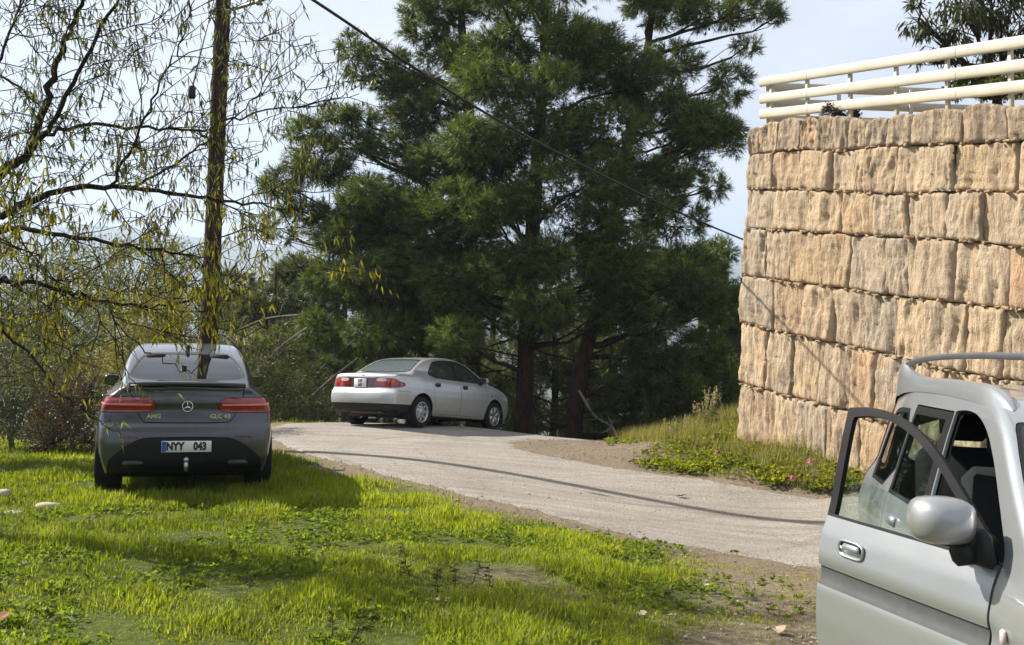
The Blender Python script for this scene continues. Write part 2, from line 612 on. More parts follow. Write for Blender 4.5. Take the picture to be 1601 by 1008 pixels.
# what grows where: red = bare soil, green = grass
def soil_amount(x, y, rdv=None):
    q = np.stack([x, y], -1)
    if rdv is None: rdv = road_d(x, y)
    n = fbm(q * 0.8, 4, 41)
    s = 1 - sstep(0.10, 0.75, rdv + 0.3 * n)
    s = np.maximum(s, sstep(0.75, 1.8, x + 0.38 * n - 0.12 * (y - 6.0)) * (y < 10.5) * 0.93)          # bare strip by the parked car
    isl = sstep(15.0, 16.0, y) * (1 - sstep(2.0, 3.0, x + 0.35 * n)) * (x > -0.3)                        # gravel island in the fork
    s = np.maximum(s, isl)
    s = np.maximum(s, 0.5 * sstep(0.75, 1.15, n))
    return np.clip(s, 0, 1)
soil = np.zeros(GX.shape)
soil[near] = soil_amount(GX[near], GY[near], rd[near])
gcol = np.stack([soil, 1 - soil, (far_r > 45) * 1.0], -1).reshape(-1, 3)

t = NT('ground')
v = t.coords('Object')
at = t.node('ShaderNodeVertexColor', layer_name='Col')
sep = t.node('ShaderNodeSeparateColor'); t.link(at.outputs['Color'], sep.inputs[0])
n1 = t.noise(v, 1.6, 6); n2 = t.noise(v, 22, 5, 0.65); n3 = t.noise(v, 90, 3)
vor = t.node('ShaderNodeTexVoronoi'); vor.inputs['Scale'].default_value = 55; t.link(v, vor.inputs['Vector'])
dirt = t.mix(t.ramp(n2, [(0.3, 0.0), (0.7, 1.0)]), (0.105, 0.078, 0.052), (0.27, 0.215, 0.155))
dirt = t.mix(t.ramp(vor.outputs['Distance'], [(0.12, 0.55), (0.32, 0.0)]), dirt, (0.36, 0.31, 0.24))
turf = t.mix(t.ramp(n2, [(0.35, 0.0), (0.65, 1.0)]), (0.045, 0.062, 0.010), (0.105, 0.125, 0.025))
nearc = t.mix(sep.outputs[0], turf, dirt)
fn = t.noise(v, 0.05, 8, 0.7)
farc = t.mix(t.ramp(fn, [(0.42, 0.0), (0.60, 1.0)]), (0.030, 0.042, 0.020), (0.13, 0.12, 0.065))
t.set(Base_Color=t.mix(sep.outputs[2], nearc, farc), Roughness=0.95)
t.b.inputs['Specular IOR Level'].default_value = 0.15
hb = t.node('ShaderNodeMath', operation='ADD'); t.link(n2, hb.inputs[0]); t.link(n3, hb.inputs[1])
t.bump(hb.outputs[0], 0.8, 0.025)
M['ground'] = t.m
tag(obj('ground', np.stack([GX, GY, GZ], -1).reshape(-1, 3), GQ, M['ground'], None, gcol), kind='structure')

# ---------------------------------------------------------------- concrete road
rx = np.arange(-5.4, 12.01, 0.12); ry = np.arange(8.0, 28.01, 0.12)
RX, RY = np.meshgrid(rx, ry, indexing='ij')
def tri_grid(nx, ny):
    I = (np.arange(nx - 1)[:, None] * ny + np.arange(ny - 1)[None]).ravel()
    return np.concatenate([np.stack([I, I + ny, I + ny + 1], -1), np.stack([I, I + ny + 1, I + 1], -1)])

def clip_tris(V, F, d, extra=None):
    """keep the part of the triangles with d < 0; extra = per-vertex arrays interpolated too"""
    ex = [] if extra is None else list(extra)
    ins = d < 0
    c = ins[F].sum(1)
    outF = [F[c == 3]]
    nV = [V]; nE = [[e] for e in ex]; base = len(V)
    def cutv(a, b):
        t = (d[a] / (d[a] - d[b]))[:, None]
        nV.append(V[a] + (V[b] - V[a]) * t)
        for k, e in enumerate(ex): nE[k].append(e[a] + (e[b] - e[a]) * t)
    for cnt in (1, 2):
        G = F[c == cnt]
        if not len(G): continue
        f = ins[G]
        k = np.argmax(f, 1) if cnt == 1 else np.argmin(f, 1)
        r = np.arange(len(G))
        a = G[r, k]; b = G[r, (k + 1) % 3]; e = G[r, (k + 2) % 3]
        cutv(a, b); i1 = base + r; base += len(G)
        cutv(a, e); i2 = base + r; base += len(G)
        if cnt == 1:
            outF.append(np.stack([a, i1, i2], 1))
        else:
            outF.append(np.stack([i1, b, e], 1)); outF.append(np.stack([i1, e, i2], 1))
    V2 = np.concatenate(nV); F2 = np.concatenate(outF)
    E2 = [np.concatenate(e) for e in nE]
    used = np.zeros(len(V2), bool); used[F2.ravel()] = True
    mp_ = np.cumsum(used) - 1
    return V2[used], mp_[F2], [e[used] for e in E2]

RZ = ground_z(RX, RY) + 0.012
rdd = road_d(RX, RY).ravel()
RV = np.stack([RX, RY, RZ], -1).reshape(-1, 3)
RV[:, 2] -= 0.045 * sstep(-0.10, 0.0, rdd)
RV, RF, _ = clip_tris(RV, tri_grid(len(rx), len(ry)), rdd)
t = NT('road_concrete')
v = t.coords('Object')
vd = t.coords('Object', (0.35, 2.6, 1))
n1 = t.noise(v, 0.7, 6, 0.6); n2 = t.noise(v, 60, 3, 0.7); n3 = t.noise(vd, 1.6, 5, 0.6); n4 = t.noise(v, 6, 6, 0.7)
c = t.mix(t.ramp(n1, [(0.30, 0.0), (0.70, 1.0)]), (0.29, 0.266, 0.232), (0.42, 0.388, 0.34))
c = t.mix(t.ramp(n3, [(0.42, 0.0), (0.62, 0.40)]), c, (0.17, 0.15, 0.125))
c = t.mix(t.ramp(n2, [(0.36, 0.9), (0.52, 0.0)]), c, (0.09, 0.078, 0.066))
c = t.mix(t.ramp(t.noise(v, 28, 4, 0.7), [(0.52, 0.0), (0.70, 0.8)]), c, (0.42, 0.39, 0.345))
# tyre scuffs where cars turn
for (cx_, cy_, r1_) in ((-1.0, 14.2, 3.9), (-1.0, 14.2, 5.3), (0.6, 15.6, 3.3)):
    dv = t.node('ShaderNodeVectorMath', operation='DISTANCE'); sxy = t.node('ShaderNodeVectorMath', operation='MULTIPLY'); sxy.inputs[1].default_value = (1, 1, 0)
    t.link(v, sxy.inputs[0]); t.link(sxy.outputs[0], dv.inputs[0]); dv.inputs[1].default_value = (cx_, cy_, 0)
    sb_ = t.node('ShaderNodeMath', operation='SUBTRACT'); sb_.inputs[1].default_value = r1_; t.link(dv.outputs['Value'], sb_.inputs[0])
    ab_ = t.node('ShaderNodeMath', operation='ABSOLUTE'); t.link(sb_.outputs[0], ab_.inputs[0])
    rg1 = t.ramp(ab_.outputs[0], [(0.0, 0.55), (0.10, 0.0)])
    ml_ = t.node('ShaderNodeMath', operation='MULTIPLY'); t.link(rg1, ml_.inputs[0]); t.link(t.ramp(n1, [(0.42, 0.0), (0.62, 1.0)]), ml_.inputs[1])
    c = t.mix(ml_.outputs[0], c, (0.13, 0.115, 0.10))
c = t.mix(t.ramp(n4, [(0.62, 0.0), (0.80, 0.6)]), c, (0.20, 0.16, 0.115))
vor = t.node('ShaderNodeTexVoronoi', feature='DISTANCE_TO_EDGE'); vor.inputs['Scale'].default_value = 0.3
wp = t.node('ShaderNodeMix', data_type='VECTOR'); nv = t.node('ShaderNodeTexNoise'); nv.inputs['Scale'].default_value = 2.5; nv.inputs['Detail'].default_value = 5; t.link(v, nv.inputs['Vector'])
wp.inputs[0].default_value = 0.22; t.link(v, wp.inputs[4]); t.link(nv.outputs['Color'], wp.inputs[5])
t.link(wp.outputs[1], vor.inputs['Vector'])
c = t.mix(t.ramp(vor.outputs['Distance'], [(0.0, 0.35), (0.006, 0.0)]), c, (0.14, 0.12, 0.10))
t.set(Base_Color=c, Roughness=0.92)
t.b.inputs['Specular IOR Level'].default_value = 0.2
ad = t.node('ShaderNodeMath', operation='ADD'); t.link(n2, ad.inputs[0]); t.link(n3, ad.inputs[1])
t.bump(ad.outputs[0], 1.0, 0.02)
M['road'] = t.m
tag(obj('road', RV, RF, M['road']), kind='structure')

# ---------------------------------------------------------------- stone retaining wall
WA = np.array([3.6, 16.5]); WB = np.array([5.7, 11.4])
WD = WB - WA; WL = np.linalg.norm(WD); WDn = WD / WL
WN = np.array([-WDn[1], WDn[0]]) * -1.0
if WN[0] > 0: WN = -WN                      # outward, towards the road
SLOPE = 0.157                                # courses fall with the hill
BATTER = 0.34 / 5.2
COURSE = [-0.75, 0.018, 1.049, 1.977, 2.78, 3.524, 4.143, 4.74, 5.226]
def wall_pt(s, h, out=0.0):
    """s metres along from the corner, h = height at the corner line, out = proud of the face"""
    b = (h - 0.0) * BATTER
    xy = WA + WDn * s - WN * (b - out)
    return np.array([xy[0], xy[1], h - SLOPE * s])
def wall_s(u, h):
    k = (u - 800.5) / FPX
    b = h * BATTER
    o = WA - WN * b
    return (k * o[1] - o[0]) / (WDn[0] - k * WDn[1])
JOINTS = {  # photo columns of the upright joints, course by course from the foot
 0: [1180, 1240, 1300, 1370, 1440, 1520], 1: [1173, 1213, 1247, 1292, 1345, 1405, 1470, 1535], 2: [1198, 1238, 1280, 1330, 1371, 1425, 1480, 1540],
 3: [1213, 1262, 1302, 1356, 1403, 1451, 1511, 1569], 4: [1199, 1239, 1291, 1332, 1390, 1423, 1499, 1580], 5: [1218, 1270, 1320, 1376, 1423, 1485, 1543],
 6: [1211, 1253, 1306, 1345, 1369, 1405, 1460, 1502, 1596], 7: [1193, 1222, 1258, 1282, 1306, 1333, 1360, 1393, 1436, 1512, 1580]}
def stone_mat():
    t = NT('limestone')
    v = t.coords('Object')
    oi = t.node('ShaderNodeObjectInfo')
    off = t.node('ShaderNodeVectorMath', operation='ADD')
    sc = t.node('ShaderNodeVectorMath', operation='SCALE'); sc.inputs['Scale'].default_value = 37.0
    cb = t.node('ShaderNodeCombineXYZ')
    for k in range(3): t.link(oi.outputs['Random'], cb.inputs[k])
    t.link(cb.outputs[0], sc.inputs[0]); t.link(v, off.inputs[0]); t.link(sc.outputs[0], off.inputs[1])
    def mapped(s):
        m = t.node('ShaderNodeMapping'); m.inputs['Scale'].default_value = s; t.link(off.outputs[0], m.inputs['Vector']); return m.outputs[0]
    streak = t.noise(mapped((9, 9, 1.6)), 1.6, 6, 0.62)
    blot = t.noise(mapped((1, 1, 1)), 2.2, 5, 0.6)
    pit = t.noise(mapped((1, 1, 0.7)), 26, 5, 0.7)
    fine = t.noise(mapped((1, 1, 0.6)), 85, 3, 0.6)
    base = t.ramp(oi.outputs['Random'], [(0.0, (0.43, 0.300, 0.178)), (0.22, (0.48, 0.358, 0.228)), (0.40, (0.40, 0.310, 0.212)), (0.58, (0.50, 0.375, 0.245)), (0.75, (0.34, 0.285, 0.225)), (1.0, (0.49, 0.305, 0.170))])
    c = t.mix(t.ramp(blot, [(0.38, 0.0), (0.60, 0.6)]), base, (0.34, 0.275, 0.195))
    c = t.mix(t.ramp(blot, [(0.58, 0.0), (0.72, 0.75)]), c, (0.52, 0.30, 0.14))
    c = t.mix(t.ramp(streak, [(0.34, 0.75), (0.50, 0.0)]), c, (0.21, 0.155, 0.10))
    c = t.mix(t.ramp(streak, [(0.56, 0.0), (0.72, 0.55)]), c, (0.56, 0.45, 0.30))
    c = t.mix(t.ramp(pit, [(0.28, 0.7), (0.42, 0.0)]), c, (0.20, 0.155, 0.105))
    # grey lichen on the weathered top course
    sp = t.node('ShaderNodeSeparateXYZ'); t.link(v, sp.inputs[0])
    t.set(Base_Color=c, Roughness=0.95)
    t.b.inputs['Specular IOR Level'].default_value = 0.12
    a = t.node('ShaderNodeMath', operation='MULTIPLY_ADD'); a.inputs[1].default_value = 2.2
    t.link(streak, a.inputs[0]); t.link(pit, a.inputs[2])
    b = t.node('ShaderNodeMath', operation='MULTIPLY_ADD'); b.inputs[1].default_value = 0.35
    t.link(fine, b.inputs[0]); t.link(a.outputs[0], b.inputs[2])
    t.bump(b.outputs[0], 0.75, 0.035)
    return t
tm = stone_mat(); M['stone'] = tm.m
tm = stone_mat()
bc = tm.b.inputs['Base Color'].links[0].from_socket
lich = tm.ramp(tm.noise(tm.coords('Object', (3, 3, 1)), 3.0, 6, 0.7), [(0.40, 0.0), (0.62, 0.85)])
tm.set(Base_Color=tm.mix(lich, bc, (0.20, 0.17, 0.135)))
M['stone_top'] = tm.m
M['mortar'] = simple('mortar', (0.17, 0.125, 0.08), 0.95, vs=25, bump=0.6, spec=0.1)

wall = empty('stone_wall', (WA[0], WA[1], 0), 'tall retaining wall of rough golden limestone blocks with a white railing on top', 'wall')
WO = np.array([WA[0], WA[1], 0])
S_END = 8.6
def line_h(ci, s):
    """course line with a little sag"""
    h = COURSE[ci]
    return h + 0.05 * vnoise(np.array([[s * 0.9, ci * 7.3]]), 51)[0] * (0 if ci == 0 else 1)
def line_hv(ci, s):
    return COURSE[ci] + (0 if ci == 0 else 1) * (0.035 * vnoise(np.stack([s * 0.9, s * 0 + ci * 7.3], -1), 51) + 0.012 * vnoise(np.stack([s * 4.0, s * 0 + ci * 3.1], -1), 52))
def make_stone(s0, s1, ci, mat, seed, corner=False):
    r = np.random.default_rng(seed)
    g = r.uniform(-0.006, 0.004)
    s0 += g; s1 -= g
    nu, nv = 21, 26
    U = np.linspace(0, 1, nu); Vv = np.linspace(0, 1, nv)
    proud = r.uniform(0.0, 0.055)
    ph = r.uniform(0, 50, 2)
    top = ci == len(COURSE) - 2
    sk0, sk1 = r.uniform(-0.03, 0.03, 2)
    tu = r.uniform(-0.05, 0.05)
    uu, ww = np.meshgrid(U, Vv, indexing='ij')
    s_ = s0 + (s1 - s0) * uu
    hb_ = line_hv(ci, s_) + 0.008
    ht_ = line_hv(ci + 1, s_) - 0.008
    if top: ht_ = ht_ + 0.07 * vnoise(np.stack([s_ * 1.1, s_ * 0 + 3.0], -1), 77) + 0.05 * np.sin(uu * math.pi) - 0.03
    h = hb_ + (ht_ - hb_) * ww
    rim = (uu == 0) | (uu == 1)
    wob = 0.02 * vnoise(np.stack([h * 3.0 + ph[1], s_ * 0], -1), 64)
    sx = s_ + (sk0 * (1 - ww) + sk1 * ww) * np.where(rim, 1, 0.4) + wob * np.where(rim, 0.0, 1)
    e = np.minimum(uu, 1 - uu) * (s1 - s0); f = np.minimum(ww, 1 - ww) * (ht_ - hb_)
    er = r.uniform(0.015, 0.045); ed = r.uniform(0.004, 0.036)
    edge = ed * (1 - np.minimum(1, e / er)) ** 2 + (0.024 + 0.02 * vnoise(np.stack([s_ * 6, h * 0 + ph[1]], -1), 66)) * (1 - np.minimum(1, f / 0.035)) ** 2
    def rid(q, sd_): return 1 - 2 * np.abs(vnoise(q, sd_))
    wx = s_ + 0.05 * vnoise(np.stack([s_ * 3, h * 2 + ph[0]], -1), 67)
    n = (0.030 * vnoise(np.stack([wx * 5 + ph[0], h * 1.3 + ph[1]], -1), 61) + 0.022 * rid(np.stack([wx * 10 + ph[0], h * 1.5 + ph[1]], -1), 62)
         + 0.020 * vnoise(np.stack([wx * 21 + ph[0], h * 4.2 + ph[1]], -1), 65) + 0.013 * rid(np.stack([wx * 24, h * 10 + ph[1]], -1), 63) + 0.004 * vnoise(np.stack([wx * 45, h * 28 + ph[1]], -1), 68))
    # a split face steps in and out in facets
    n = n + 0.016 * np.round(1.4 * vnoise(np.stack([wx * 4.0 + ph[1], h * 1.8 + ph[0]], -1), 69))
    inn = (uu > 0) & (uu < 1) & (ww > 0) & (ww < 1)
    out = proud + np.where(inn, n, n * 0.7) - edge + tu * (uu - .5)
    bb = h * BATTER
    grid = np.stack([WA[0] + WDn[0] * sx - WN[0] * (bb - out), WA[1] + WDn[1] * sx - WN[1] * (bb - out), h - SLOPE * sx], -1)
    V = grid.reshape(-1, 3)
    I = np.arange(nu - 1)[:, None] * nv + np.arange(nv - 1)[None]
    Q = np.stack([I, I + 1, I + nv + 1, I + nv], -1).reshape(-1, 4)
    # sides going back into the wall
    ring = [i * nv for i in range(nu)] + [(nu - 1) * nv + j for j in range(1, nv)] + [i * nv + nv - 1 for i in range(nu - 2, -1, -1)] + [j for j in range(nv - 2, 0, -1)]
    back = V[ring] - np.array([WN[0], WN[1], 0]) * r.uniform(0.34, 0.4)
    if corner:
        back = back.copy()
    n0 = len(V)
    m = len(ring)
    k = np.arange(m)
    SQ = np.stack([np.array(ring)[k], np.array(ring)[(k + 1) % m], n0 + (k + 1) % m, n0 + k], -1)
    c = len(V) + m
    V = np.concatenate([V, back, back.mean(0, keepdims=True)])
    T = np.stack([n0 + k, n0 + (k + 1) % m, np.full(m, c)], -1)
    a = (V[Q[0][1]] - V[Q[0][0]]); b_ = (V[Q[0][2]] - V[Q[0][0]])
    if np.cross(a, b_)[:2] @ WN < 0:
        Q = Q[:, ::-1]
    o = obj('stone', V - WO, [Q, SQ[:, ::-1] if True else SQ, T], mat, wall)
    return o
sd = 100
for ci in range(len(COURSE) - 1):
    hm = (COURSE[ci] + COURSE[ci + 1]) / 2
    js = [0.0 + 0.02 * math.sin(ci * 3)] + [wall_s(u, hm) for u in JOINTS[ci]]
    js = sorted(j for j in js if j >= -0.05)
    rj = np.random.default_rng(ci)
    while js[-1] < S_END: js.append(js[-1] + rj.uniform(0.45, 0.9))
    for a, b in zip(js[:-1], js[1:]):
        sd += 1
        make_stone(a, b, ci, M['stone_top'] if ci == len(COURSE) - 2 else M['stone'], sd, a < 0.1)
# chips wedged into the bed joints
ac = Acc()
rc = np.random.default_rng(5)
for ci in range(1, len(COURSE) - 1):
    s = 0.05
    while s < S_END:
        w = rc.uniform(0.03, 0.10); h = rc.uniform(0.02, 0.045)
        pc = wall_pt(s + w / 2, line_h(ci, s) + rc.uniform(-.008, .008), 0.035 + rc.uniform(-.03, .012))
        an = math.atan2(WDn[1], WDn[0]) + rc.uniform(-.3, .3); ti = rc.uniform(-.35, .1)
        Rm = np.array(Matrix.Rotation(an, 3, 'Z') @ Matrix.Rotation(-ti, 3, 'Y'))
        V_, Q_, T_ = box((0, 0, 0), (w, rc.uniform(.06, .11), h), min(w, h) * 0.3)
        V_ = (V_ + rc.normal(0, 0.004, V_.shape)) @ Rm.T + pc
        ac.add(V_, Q_, T_)
        s += w + rc.uniform(0.0, 0.14) * (1 if rc.random() < .75 else 3)
tag(ac.build('joint_chips', M['stone'], wall, False, WO), kind='stuff')
# earth-filled core behind the facing, reaching round the corner
def core_ring(h, back):
    a = wall_pt(0.12, h, -0.10); b = wall_pt(S_END, h, -0.10)
    rd_ = np.array([1.0, 0.08]) ; rd_ /= np.linalg.norm(rd_)
    d = a[:2] + rd_ * 7.0
    e = b[:2] - WN * 5.0
    return [a, b, np.array([e[0], e[1], b[2]]), np.array([d[0], d[1], a[2]])]
lo = core_ring(-1.2, 0); hi = core_ring(COURSE[-1] - 0.12, 0)
V = np.array(lo + hi)
Qc = np.array([[0, 1, 5, 4], [1, 2, 6, 5], [2, 3, 7, 6], [3, 0, 4, 7], [4, 5, 6, 7]])
obj('core', V - WO, Qc, M['mortar'], wall, smooth=False)
# quoin stones of the return face round the corner
for ci in range(len(COURSE) - 1):
    rq = np.random.default_rng(900 + ci)
    s = 0.30
    h0, h1 = COURSE[ci] + 0.01, COURSE[ci + 1] - 0.01
    while s < 6.2:
        w = rq.uniform(0.5, 0.9)
        hb2 = (h0 + h1) / 2 * BATTER
        a = WA - WN * hb2 + WN * 0.0
        cx_ = a + np.array([1.0, 0.08]) * (s + w / 2 + 0.02)
        V_, Q_, T_ = box((0, 0, 0), (w - 0.02, 0.30, h1 - h0), 0.035)
        V_ = V_ + rq.normal(0, 0.008, V_.shape)
        Rm = np.array(Matrix.Rotation(math.atan2(0.08, 1.0), 3, 'Z'))
        V_ = V_ @ Rm.T + np.array([cx_[0], cx_[1] - 0.02, (h0 + h1) / 2])
        obj('stone', V_ - WO, [Q_, T_], M['stone'], wall, smooth=False)
        s += w

# ---------------------------------------------------------------- terrace behind the wall, railings
a = wall_pt(0.12, COURSE[-1] - 0.10, -0.12); b = wall_pt(S_END, COURSE[-1] - 0.10, -0.12)
TV = []
n_ = 14
for i in range(n_):
    f = i / (n_ - 1)
    p = a + (b - a) * f
    for j in range(10):
        qv = p[:2] + np.array([0.97, 0.20]) * j * 0.75 + 0.0
        TV.append((qv[0], qv[1], p[2] + 0.02 + 0.03 * vnoise(np.array([qv * 1.3]), 3)[0]))
I = np.arange(n_ - 1)[:, None] * 10 + np.arange(9)[None]
tag(obj('terrace', np.array(TV), np.stack([I, I + 10, I + 11, I + 1], -1).reshape(-1, 4), simple('terrace_soil', (0.16, 0.12, 0.08), 0.95, vs=5, bump=0.5)), kind='structure')

M['rail_cream'] = simple('rail_cream', (0.50, 0.455, 0.35), 0.45, var=0.10, vs=2.0)
M['rail_joint'] = simple('rail_joint', (0.45, 0.41, 0.33), 0.6)
def oval(p0, p1, wy, wz, n=14, m=2):
    """rail with an upright oval section between two points"""
    p0 = np.asarray(p0, float); p1 = np.asarray(p1, float)
    d = p1 - p0; d /= np.linalg.norm(d)
    sd_ = np.cross(d, [0, 0, 1]); sd_ /= np.linalg.norm(sd_); up = np.cross(sd_, d)
    a = np.arange(n) * 2 * np.pi / n
    c, s = np.cos(a), np.sin(a)
    e = 0.75
    rg = (np.sign(c) * np.abs(c) ** e)[:, None] * sd_ * wy / 2 + (np.sign(s) * np.abs(s) ** e)[:, None] * up * wz / 2
    V = np.concatenate([p0 + rg, p0 + (p1 - p0) * .5 + rg, p1 + rg, [p0], [p1], p0 + rg, p1 + rg])
    j = np.arange(n)
    Q = np.concatenate([np.stack([k * n + j, k * n + (j + 1) % n, (k + 1) * n + (j + 1) % n, (k + 1) * n + j], -1) for k in (0, 1)])
    c0 = 3 * n + 2
    T = np.concatenate([np.stack([c0 + (j + 1) % n, c0 + j, np.full(n, 3 * n)], -1), np.stack([c0 + n + j, c0 + n + (j + 1) % n, np.full(n, 3 * n + 1)], -1)])
    return V, Q, T

def railing(name, start, dirv, length, posts, seams, label, heights, group=None):
    root = empty(name, start, label, 'railing', group)
    start = np.asarray(start, float)
    dv = np.asarray(dirv, float)
    for h in heights:
        cuts = [-0.10] + seams + [length]
        for a_, b_ in zip(cuts[:-1], cuts[1:]):
            V_, Q_, T_ = oval(dv * (a_ + 0.004) + [0, 0, h], dv * (b_ - 0.004) + [0, 0, h], 0.075, 0.152)
            obj('rail', V_, [Q_, T_], M['rail_cream'], root)
        for s_ in seams:
            V_, Q_, T_ = oval(dv * (s_ - 0.02) + [0, 0, h], dv * (s_ + 0.02) + [0, 0, h], 0.068, 0.144)
            obj('rail_joint', V_, [Q_, T_], M['rail_joint'], root)
    for s_ in posts:
        p = dv * s_
        nrm = np.array([-dv[1], dv[0], 0]); nrm /= np.linalg.norm(nrm)
        if nrm[0] < 0: nrm = -nrm
        an = math.atan2(dv[1], dv[0])
        V_, Q_, T_ = box((0, 0, 0), (0.055, 0.05, heights[-1] + 0.22), 0.006, np.array(Matrix.Rotation(an, 3, 'Z')))
        obj('post', V_ + p + nrm * 0.062 + [0, 0, heights[-1] / 2 - 0.10], [Q_, T_], M['rail_cream'], root)
    return root
rs = wall_pt(0.15, COURSE[-1], -0.16)
rdir = np.array([WDn[0], WDn[1], -SLOPE]); 
def rail_s(u): return wall_s(u, COURSE[-1]) - 0.15
railing('white_railing', rs, rdir, S_END, [0.10] + [rail_s(u) for u in (1248, 1315, 1387, 1467, 1566)] + [5.6, 6.7, 7.8], [rail_s(1255), rail_s(1489), 7.2],
        'cream railing of three thick oval rails along the top of the stone wall', [0.19, 0.44, 0.72])
r2 = np.array([1.0, 0.05, -0.02])
railing('white_railing', rs + np.array([0.14, 0.10, 0.0]), r2, 6.0, [1.1, 2.3, 3.5, 4.7, 5.9], [2.9],
        'shaded cream railing running back from the wall corner behind the front rails', [0.13, 0.40, 0.66])
# ---------------------------------------------------------------- cars: one smooth shell per car, cut into its panels
def surface_nets(f, lo, hi, step):
    xs = [np.arange(lo[k], hi[k] + step, step) for k in range(3)]
    G = np.stack(np.meshgrid(*xs, indexing='ij'), -1)
    D = f(G.reshape(-1, 3)).reshape(G.shape[:3])
    n = np.array(D.shape) - 1
    s = D < 0
    num = np.zeros(tuple(n) + (3,)); cnt = np.zeros(tuple(n))
    corner = [(i, j, k) for i in (0, 1) for j in (0, 1) for k in (0, 1)]
    def C(A, c): return A[c[0]:c[0] + n[0], c[1]:c[1] + n[1], c[2]:c[2] + n[2]]
    for a in corner:
        for ax in range(3):
            if a[ax]: continue
            b = list(a); b[ax] = 1
            da, db = C(D, a), C(D, b)
            m = (da < 0) != (db < 0)
            t = np.where(m, da / np.where(m, da - db, 1), 0)
            off = np.array(a, float)
            for k in range(3):
                num[..., k] += np.where(m, off[k] + (t if k == ax else 0), 0)
            cnt += m
    act = cnt > 0
    idx = -np.ones(tuple(n), int)
    idx[act] = np.arange(act.sum())
    loc = num[act] / cnt[act][:, None]
    V = np.argwhere(act) * step + loc * step + np.array([x[0] for x in xs])
    Qs = []
    for ax in range(3):
        o1, o2 = (ax + 1) % 3, (ax + 2) % 3
        sl0 = [slice(None)] * 3; sl1 = [slice(None)] * 3
        sl0[ax] = slice(0, -1); sl1[ax] = slice(1, None)
        a, b = s[tuple(sl0)], s[tuple(sl1)]
        E = np.argwhere(a != b)
        ok = (E[:, o1] > 0) & (E[:, o2] > 0) & (E[:, o1] < n[o1]) & (E[:, o2] < n[o2]) & (E[:, ax] < n[ax])
        E = E[ok]
        fl = a[tuple(E.T)]
        q = []
        for (p, r) in ((-1, -1), (0, -1), (0, 0), (-1, 0)):
            c = E.copy(); c[:, o1] += p; c[:, o2] += r
            q.append(idx[tuple(c.T)])
        q = np.stack(q, 1)
        q[~fl] = q[~fl][:, ::-1]
        Qs.append(q)
    Q = np.concatenate(Qs)
    def grad(p):
        e = 2e-3
        return np.stack([(f(p + np.eye(3)[k] * e) - f(p - np.eye(3)[k] * e)) / (2 * e) for k in range(3)], 1)
    for _ in range(3):
        g = grad(V); d = f(V)
        V = V - np.clip(d / np.maximum((g * g).sum(1), 0.05), -step, step)[:, None] * g * 0.9
    N = grad(V); N /= np.maximum(np.linalg.norm(N, axis=1, keepdims=True), 1e-9)
    T = np.concatenate([Q[:, [0, 1, 2]], Q[:, [0, 2, 3]]])
    return V, T, N

def bilerp(A, x0, z0, st, x, z):
    fx = np.clip((x - x0) / st, 0, A.shape[0] - 1.001); fz = np.clip((z - z0) / st, 0, A.shape[1] - 1.001)
    i = fx.astype(int); k = fz.astype(int); fx -= i; fz -= k
    return (A[i, k] * (1 - fx) * (1 - fz) + A[i + 1, k] * fx * (1 - fz) + A[i, k + 1] * (1 - fx) * fz + A[i + 1, k + 1] * fx * fz)

def car_shell(sil, wz, plan, taper, crown, bow, k, step, zc=0.8):
    """sil: side outline; wz: [(z, halfwidth)]; plan: [(x, factor)]; taper(x,z)->factor; bow=(front,rear) plan curvature"""
    o = spline(sil, 8, True)
    x0, z0, st = o[:, 0].min() - .35, -0.3, 0.012
    ax = np.arange(x0, o[:, 0].max() + .35, st); az = np.arange(z0, o[:, 1].max() + .4, st)
    g = np.stack(np.meshgrid(ax, az, indexing='ij'), -1)
    A = sdpoly(g.reshape(-1, 2), o).reshape(g.shape[:2])
    wz = np.array(wz); plan = np.array(plan)
    zz = np.linspace(wz[0, 0], wz[-1, 0], 300)
    ws = np.interp(zz, wz[:, 0], wz[:, 1])
    ker = np.hanning(13); ker /= ker.sum()
    ws = np.convolve(np.pad(ws, 6, mode='edge'), ker, 'valid')
    xx = np.linspace(plan[0, 0], plan[-1, 0], 200); ps = np.convolve(np.pad(np.interp(xx, plan[:, 0], plan[:, 1]), 8, mode='edge'), np.hanning(17) / np.hanning(17).sum(), 'valid')
    wm = wz[:, 1].max()
    xf, xr = o[:, 0].max(), o[:, 0].min()
    def f(p):
        x, y, z = p[:, 0], np.abs(p[:, 1]), p[:, 2]
        q = np.clip(y / wm, 0, 1.1)
        x2 = x + bow[0] * q ** 3 * sstep(xf - 1.2, xf - 0.1, x) - bow[1] * q ** 3 * sstep(xr + 1.2, xr + 0.1, x)
        z2 = z + crown * q * q * sstep(zc - .15, zc + 0.1, z)
        a = bilerp(A, x0, z0, st, x2, z2)
        w = np.interp(z, zz, ws) * np.interp(x, xx, ps) * taper(x, z)
        b = (y - w) * 0.93
        h = np.clip(0.5 + 0.5 * (a - b) / k, 0, 1)
        return b * (1 - h) + a * h + k * h * (1 - h)
    hw = wm + 0.06
    mk = lambda st_: surface_nets(f, (xr - .08, -hw, 0.1), (xf + .08, hw, o[:, 1].max() + .08), st_)
    return mk(step), mk

class Shell:
    def __init__(s, V, F, N): s.V, s.F, s.N = V, F, N
    def take(s, dfun, gap=0.0):
        """cut the region dfun<0 out of the shell and return it"""
        d = dfun(s.V)
        V, F, (N,) = clip_tris(s.V, s.F, d + gap, [s.N])
        V2, F2, (N2,) = clip_tris(s.V, s.F, -(d - gap), [s.N])
        s.V, s.F, s.N = V2, F2, N2
        return Shell(V, F, N)
    def move(s, t):
        return Shell(s.V + s.N * t, s.F, s.N)
    def copy(s): return Shell(s.V.copy(), s.F.copy(), s.N.copy())

